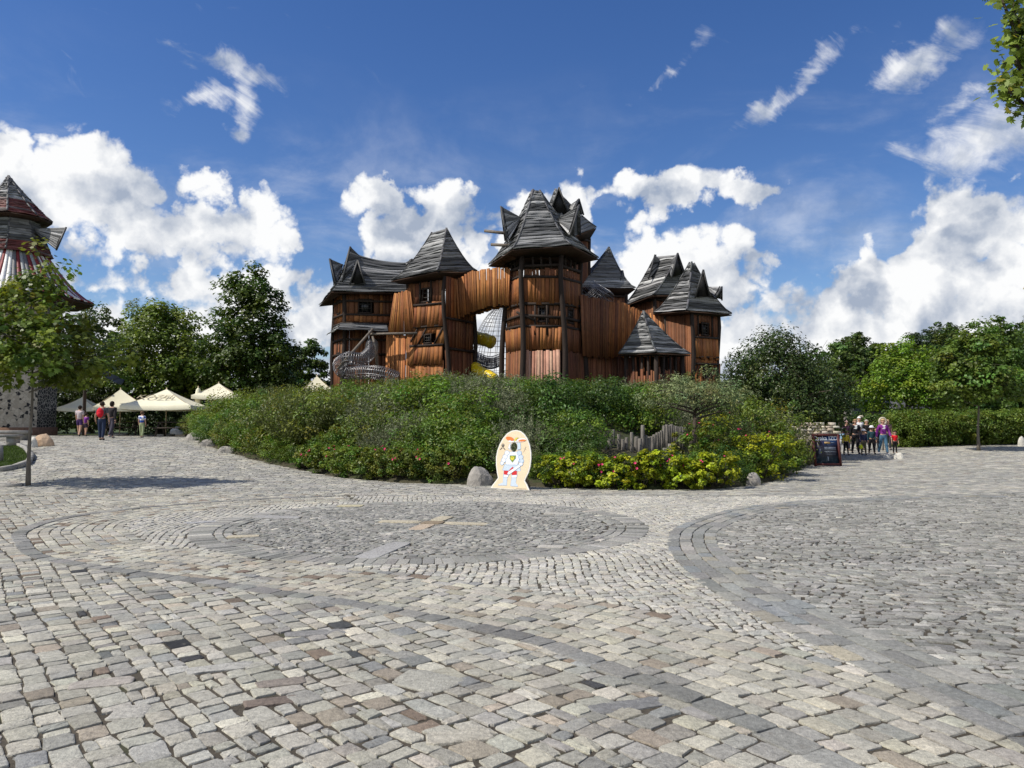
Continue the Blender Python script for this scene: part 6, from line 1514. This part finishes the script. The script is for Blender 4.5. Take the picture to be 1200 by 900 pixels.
ol_poly([(282, 660), (332, 664), (328, 740), (330, 772), (232, 776), (240, 762), (286, 742)], 'steel', b+.001); ol_poly([(384, 660), (440, 656), (434, 738), (462, 770), (455, 780), (378, 776)], 'steel', b+.001)
ol_poly([(292, 650), (345, 655), (335, 680), (288, 676)], 'white', b+.0025); ol_poly([(380, 655), (445, 648), (440, 676), (384, 680)], 'white', b+.0025)
ol_poly([(320, 385), (450, 382), (462, 450), (440, 530), (310, 532), (300, 450)], 'white', b+.003)              # breastplate
for cx, cy in ((312, 395), (292, 440), (278, 480)): ell(cx, cy, 30, 30, 'blue', b+.0042); ell(cx, cy, 25, 25, 'white', b+.0048)
ell(262, 515, 24, 26, 'blue', b+.0042); ell(262, 515, 19, 21, 'white', b+.0048)
for cx, cy in ((456, 392), (476, 440), (486, 485)): ell(cx, cy, 30, 30, 'blue', b+.0042); ell(cx, cy, 25, 25, 'steel', b+.0048)
ell(482, 520, 26, 24, 'blue', b+.0052); ell(482, 520, 21, 19, 'white', b+.0058)
ol_poly([(462, 530), (478, 548), (352, 648), (332, 640), (345, 612)], 'white', b+.0064, 4)            # sword
ol_poly([(348, 425), (418, 422), (418, 455), (382, 505), (350, 465)], 'green', b+.006, 3); ell(378, 455, 20, 22, 'yellow', b+.0074); ell(376, 448, 7, 9, 'green', b+.008)
# helmet round the hole, drawn as a ring of plates, with the two plumes
for a0, a1, r in ((-.9, .55, 1.55), (2.6, 3.9, 1.5)):
    aa = np.linspace(a0, a1, 9); pts = [(390+40*r*math.cos(a), 322+56*1.22*math.sin(a)) for a in aa]+[(388+43*math.cos(a), 325+60*math.sin(a)) for a in aa[::-1]]
    poly(pts, 'steel', b+.004)
ol_poly([(430, 275), (462, 275), (470, 345), (440, 350)], 'steel', b+.005, 4); ol_poly([(330, 300), (345, 280), (346, 345), (325, 340)], 'white', b+.005, 4)
ol_poly([(345, 266), (370, 250), (410, 250), (428, 270), (390, 262)], 'white', b+.005, 4)
ell(336, 228, 50, 24, 'orange', b+.0058, .28); ell(345, 258, 26, 12, 'white', b+.0058, .3); ell(474, 242, 52, 22, 'white', b+.0058, -.12); ell(480, 246, 44, 13, 'orange', b+.0066, -.10); ol_poly([(388, 258), (394, 225), (420, 208), (436, 214), (410, 232), (402, 260)], 'yellow', b+.006, 3)
ell(258, 305, 17, 20, 'dark', b+.004); ell(258, 300, 8, 8, 'tan', b+.0046)
for s in (-1, 1): poly([(258+s*8, 325), (258+s*14, 335), (258+s*34, 356), (258+s*28, 360), (258+s*4, 338)], 'dark', b+.004)
poly([(525, 315), (531, 318), (505, 385), (500, 382)], 'tan', b+.004); poly([(508, 335), (530, 345), (528, 350), (506, 340)], 'tan', b+.0045)
poly([(440, 797), (560, 800), (560, 805), (440, 802)], 'tan', b+.004)
mb.build('knight_print', kmats, root)
for s in (-.22, .22):
    mb = MB(); p0 = KM @ Vector((s, .02, .75)); p1 = KM @ Vector((s, .55, -.02)); mb.beam(p0, Vector((p1.x, p1.y, kb.z+.02)), .05); mb.build('strut', pole_m, root)

# ------------------------------------------------------------------ notice board (A-frame)
sg = ground_at(970.5, 546.3); k = mpx(sg.y); root = empty('notice_board', sg, R(6)); tag(root, 'dark blue A-frame notice board in a red-brown frame beside the roses', 'notice board')
SMx = Matrix.Translation(sg) @ Matrix.Rotation(R(6), 4, 'Z') @ Matrix.Rotation(R(-8), 4, 'X'); sw_, sh_ = 31*k, 37.5*k
def SPt(x, z, o=0): return SMx @ Vector((x*sw_, -o, z*sh_))
frm = mat('redbrown_frame', (.085, .022, .02), .5, nscale=8, namt=.2)
mb = MB()
for x in (-.5, .5): mb.beam(SPt(x, 0), SPt(x, 1), .085, .05, side=SPt(1, 0)-SPt(0, 0))
for z in (.055, .975): mb.beam(SPt(-.46, z), SPt(.46, z), .05, .085, side=Vector((0, 1, 0)))
mb.build('frame', frm, root)
mb = MB()
for x in (-.5, .5): mb.beam(SPt(x*.98, .97), Vector((SPt(x, 0).x+.02, SPt(x, 0).y+.62, sg.z)), .07, .045)
mb.build('rear_leg', pole_m, root)
pm = bpy.data.materials.new('night_poster'); pm.use_nodes = True; tt = NT(pm.node_tree); o_ = tt.n('ShaderNodeOutputMaterial'); bs = tt.n('ShaderNodeBsdfPrincipled'); tc = tt.n('ShaderNodeTexCoord').outputs['Generated']; sz = tt.n('ShaderNodeSeparateXYZ', i={0: tc}).outputs[2]; sxx = tt.n('ShaderNodeSeparateXYZ', i={0: tc}).outputs[0]
cc = tt.mix(tt.mapr(sz, 0, .35, 1, 0), (.008, .010, .024), (.022, .05, .07)); cc = tt.mix(tt.math('MULTIPLY', tt.mapr(sz, .6, 1, 0, 1), tt.mapr(sxx, .2, .9, 0, 1)), cc, (.03, .12, .34)); cc = tt.mix(tt.math('MULTIPLY', tt.mapr(sz, .5, 1, 0, 1), tt.mapr(sxx, .5, .0, 0, 1)), cc, (.11, .045, .055))
nz_ = tt.noise(tc, 7, 4, .6); cc = tt.mix(tt.math('MULTIPLY', tt.mapr(nz_, .5, .7, 0, .6), tt.mapr(sz, .3, .08, 0, 1)), cc, (.16, .22, .25)); tt.link(cc, bs.inputs['Base Color']); bs.inputs['Roughness'].default_value = .35; tt.link(bs.outputs[0], o_.inputs[0])
mb = MB(); mb.hexa(SPt(-.455, .09, -.02), SPt(.455, .09, -.02), SPt(.455, .09, -.04), SPt(-.455, .09, -.04), SPt(-.455, .94, -.02), SPt(.455, .94, -.02), SPt(.455, .94, -.04), SPt(-.455, .94, -.04)); mb.build('poster', pm, root)
pal_ = mat('pale_print', (.62, .66, .72), .6); gry = mat('grey_print', (.13, .15, .19), .6); tanp = mat('tan_print', (.40, .27, .12), .6)
def text(body, x, z, size, m, rot=0.0, parent=None, off=-.014):
    cu = bpy.data.curves.new('lettering', 'FONT'); cu.body = body; cu.size = size; cu.align_x = 'CENTER'; cu.align_y = 'CENTER'; cu.extrude = .001; cu.offset = .004; tmp = bpy.data.objects.new('lettering', cu); COL.objects.link(tmp); dg = bpy.context.evaluated_depsgraph_get(); me = bpy.data.meshes.new_from_object(tmp.evaluated_get(dg)); bpy.data.objects.remove(tmp)
    me.transform(SMx @ Matrix.Translation((x*sw_, -off, z*sh_)) @ Matrix.Rotation(R(90), 4, 'X') @ Matrix.Rotation(rot, 4, 'Z')); me.materials.clear(); me.materials.append(m); return link('lettering', me, None, root)
text('Draka IZD', .0, .87, .21, pal_, off=.018-.02-.012)
mb = MB()
def strip(x0, x1, z0, z1, mi): mb.hexa(*[SPt(x, z, o) for z in (z0, z1) for x, o in ((x0, -.017), (x1, -.017), (x1, -.021), (x0, -.021))], mi=mi)
strip(-.40, .42, .805, .82, 0); strip(-.40, -.17, .615, .628, 1); strip(-.08, .38, .50, .60, 1); strip(-.08, .38, .455, .468, 0); strip(-.06, .40, .41, .422, 1); strip(-.05, .36, .365, .376, 1); strip(-.06, .18, .70, .765, 2); strip(.22, .34, .72, .75, 1); strip(-.30, -.21, .38, .54, 1); strip(.02, .06, .17, .30, 0)
mb.build('poster_print', [mat('dim_print', (.30, .34, .40), .6), gry, tanp], root)

# ------------------------------------------------------------------ wooden stakes
stake_m = mat('grey_stake', (.20, .185, .165), .95, nscale=8, namt=.4, stretch=(3, 3, .35), fine=(30, .2), bump=.02, bscale=14)
pal_root = None; ST = []
for zx, zt, D in ((165, 330, 22.8), (205, 300, 22.9), (245, 200, 23.2), (300, 245, 22.8), (340, 300, 22.7), (378, 280, 22.8), (430, 228, 22.6), (480, 272, 22.9), (513, 290, 22.8), (542, 155, 23.2), (575, 258, 23.3), (605, 272, 23.4), (635, 268, 23.6), (660, 250, 23.9), (685, 232, 24.1), (708, 225, 24.3), (730, 210, 24.5), (755, 160, 24.7), (782, 150, 25), (805, 158, 25.2), (830, 148, 25.4), (852, 160, 25.6), (874, 165, 25.8), (896, 172, 26), (918, 170, 26.2), (940, 176, 26.4), (962, 172, 26.6), (984, 182, 26.8), (-20, 330, 23.4), (30, 345, 23.3), (75, 315, 23.1), (120, 325, 22.9)):
    ST.append((690+zx/8.571, 480+zt/8.571, D))
gp = P(762, 520, 24); root = empty('stake_fence', (gp.x, 24, H(gp.x, 24))); tag(root, 'curving palisade of weathered grey wooden stakes of uneven height in the bed', 'fence')
for px, pt, D in ST:
    tp = P(px, pt, D); z0 = H(tp.x, D)-.15; r = random.uniform(.05, .075); mb = MB(); l = Vector((random.uniform(-.04, .04), random.uniform(-.03, .03), 0))
    b_ = Vector((tp.x, D, z0)); mb.tube([b_, lerp(b_, tp, .5)+l*.5, tp-Vector((0, 0, .02)), tp], [r*1.1, r, r*.9, r*.75], 8); mb.build('stake', stake_m, root)
root = empty('short_stakes', (P(785, 525, 21.8).x, 21.8, .3)); root.name = 'stake_stump'; tag(root, 'pair of short cut stakes standing left of the gnarled trunk', 'stakes')
for px, pt in ((690+770/8.571, 480+385/8.571), (690+822/8.571, 480+342/8.571)):
    tp = P(px, pt, 21.8); mb = MB(); mb.tube([Vector((tp.x, 21.8, H(tp.x, 21.8)-.1)), tp], [.09, .08], 8); mb.build('stake', stake_m, root)
# ------------------------------------------------------------------ pale dry-stone wall, posts, ring, shed on the right
sb = [mat('wall_stone', attr=True, rough=.9, nscale=6, namt=.25, fine=(30, .2), bump=.02)]
a, b = gz(926, 30.6), gz(974, 30.3); mb = MB(); z = 0; 
while z < 1.7:
    hh = random.uniform(.07, .14); u = -.1
    L = (b-a).length
    while u < L:
        w = random.uniform(.12, .32); c = lerp(a, b, (u+w/2)/L)+Vector((0, random.uniform(-.03, .03), z+hh/2)); 
        if z+hh < 1.58+.10*math.sin(u*2.1)+random.uniform(-.06, .06): mb.box(c, (w-.015, .42, hh-.012), (random.uniform(-.04, .04), random.uniform(-.03, .03), random.uniform(-.06, .06)), col=vary(random.choice([(.54, .47, .35), (.60, .54, .42), (.46, .40, .31), (.50, .46, .38)]), .15, .03), taper=random.uniform(.88, 1))
        u += w
    z += hh
tag(mb.build('stone_wall', sb), 'pale sunlit dry-stone wall behind the notice board', 'wall')
mb = MB(); g = gz(949.5, 29.3); mb.box(g+Vector((0, .1, .55)), (.24, .24, 1.1), taper=.95); tag(mb.build('gate_pier', mat('brown_pier', (.17, .15, .12), .9, nscale=4, namt=.3, fine=(40, .2))), 'square grey-brown stone pier left of the notice board', 'pier')
g = gz(990.5, 40); mb = MB(); mb.tube([g, g+Vector((.02, 0, 1.0)), g+Vector((-.01, 0, 1.95))], [.10, .09, .08], 8); tag(mb.build('wooden_post', stake_m), 'thick weathered grey post behind the school group', 'post')
def ringpost(px, py, D, r, label, arc=2*PI, a0=0.0):
    c = P(px, py, D); g = stand(px, D); root = empty('ring_post', g); tag(root, label, 'ring post'); mb = MB(); n = 20
    pts = [c+Vector((r*math.cos(a0+arc*j/n), 0, r*math.sin(a0+arc*j/n))) for j in range(n+1)]; mb.tube(pts, .055, 7); mb.build('ring', mat('pale_ring', (.52, .46, .36), .7, nscale=6, namt=.2), root)
    e = c-Vector((0, 0, r)) if arc > 6 else pts[-1]
    mb = MB(); mb.tube([Vector((e.x, D, g.z)), e], .035, 7); mb.build('post', stake_m, root)
ringpost(1034.3, 493.7, 37.5, .16, 'post with a pale ring above the head of the woman in purple'); ringpost(1009, 491.5, 39.5, .16, 'post bent into a pale hook above the school group', PI*.75, PI*.30)
g = gz(1050, 60); root = empty('shed', g); tag(root, 'grey timber shed behind the trees beyond the school group', 'shed'); mb = MB(); mb.box(g+Vector((0, 1.5, 1.1)), (4.6, 3, 2.2)); mb.build('wall', mat('grey_shed', (.15, .15, .15), .9, nscale=4, namt=.3, stretch=(4, 4, .3)), root)
mb = MB(); z = g+Vector((0, 0, 2.2)); 
for s in (-1, 1): mb.hexa(*[z+Vector(q) for q in ((-2.6, 1.5+s*1.9, -.1), (2.6, 1.5+s*1.9, -.1), (2.6, 1.5, .92), (-2.6, 1.5, .92), (-2.6, 1.5+s*1.9, -.02), (2.6, 1.5+s*1.9, -.02), (2.6, 1.5, 1.0), (-2.6, 1.5, 1.0))])
mb.build('roof', mat('grey_roof', (.11, .11, .115), .8, nscale=3, namt=.3), root)
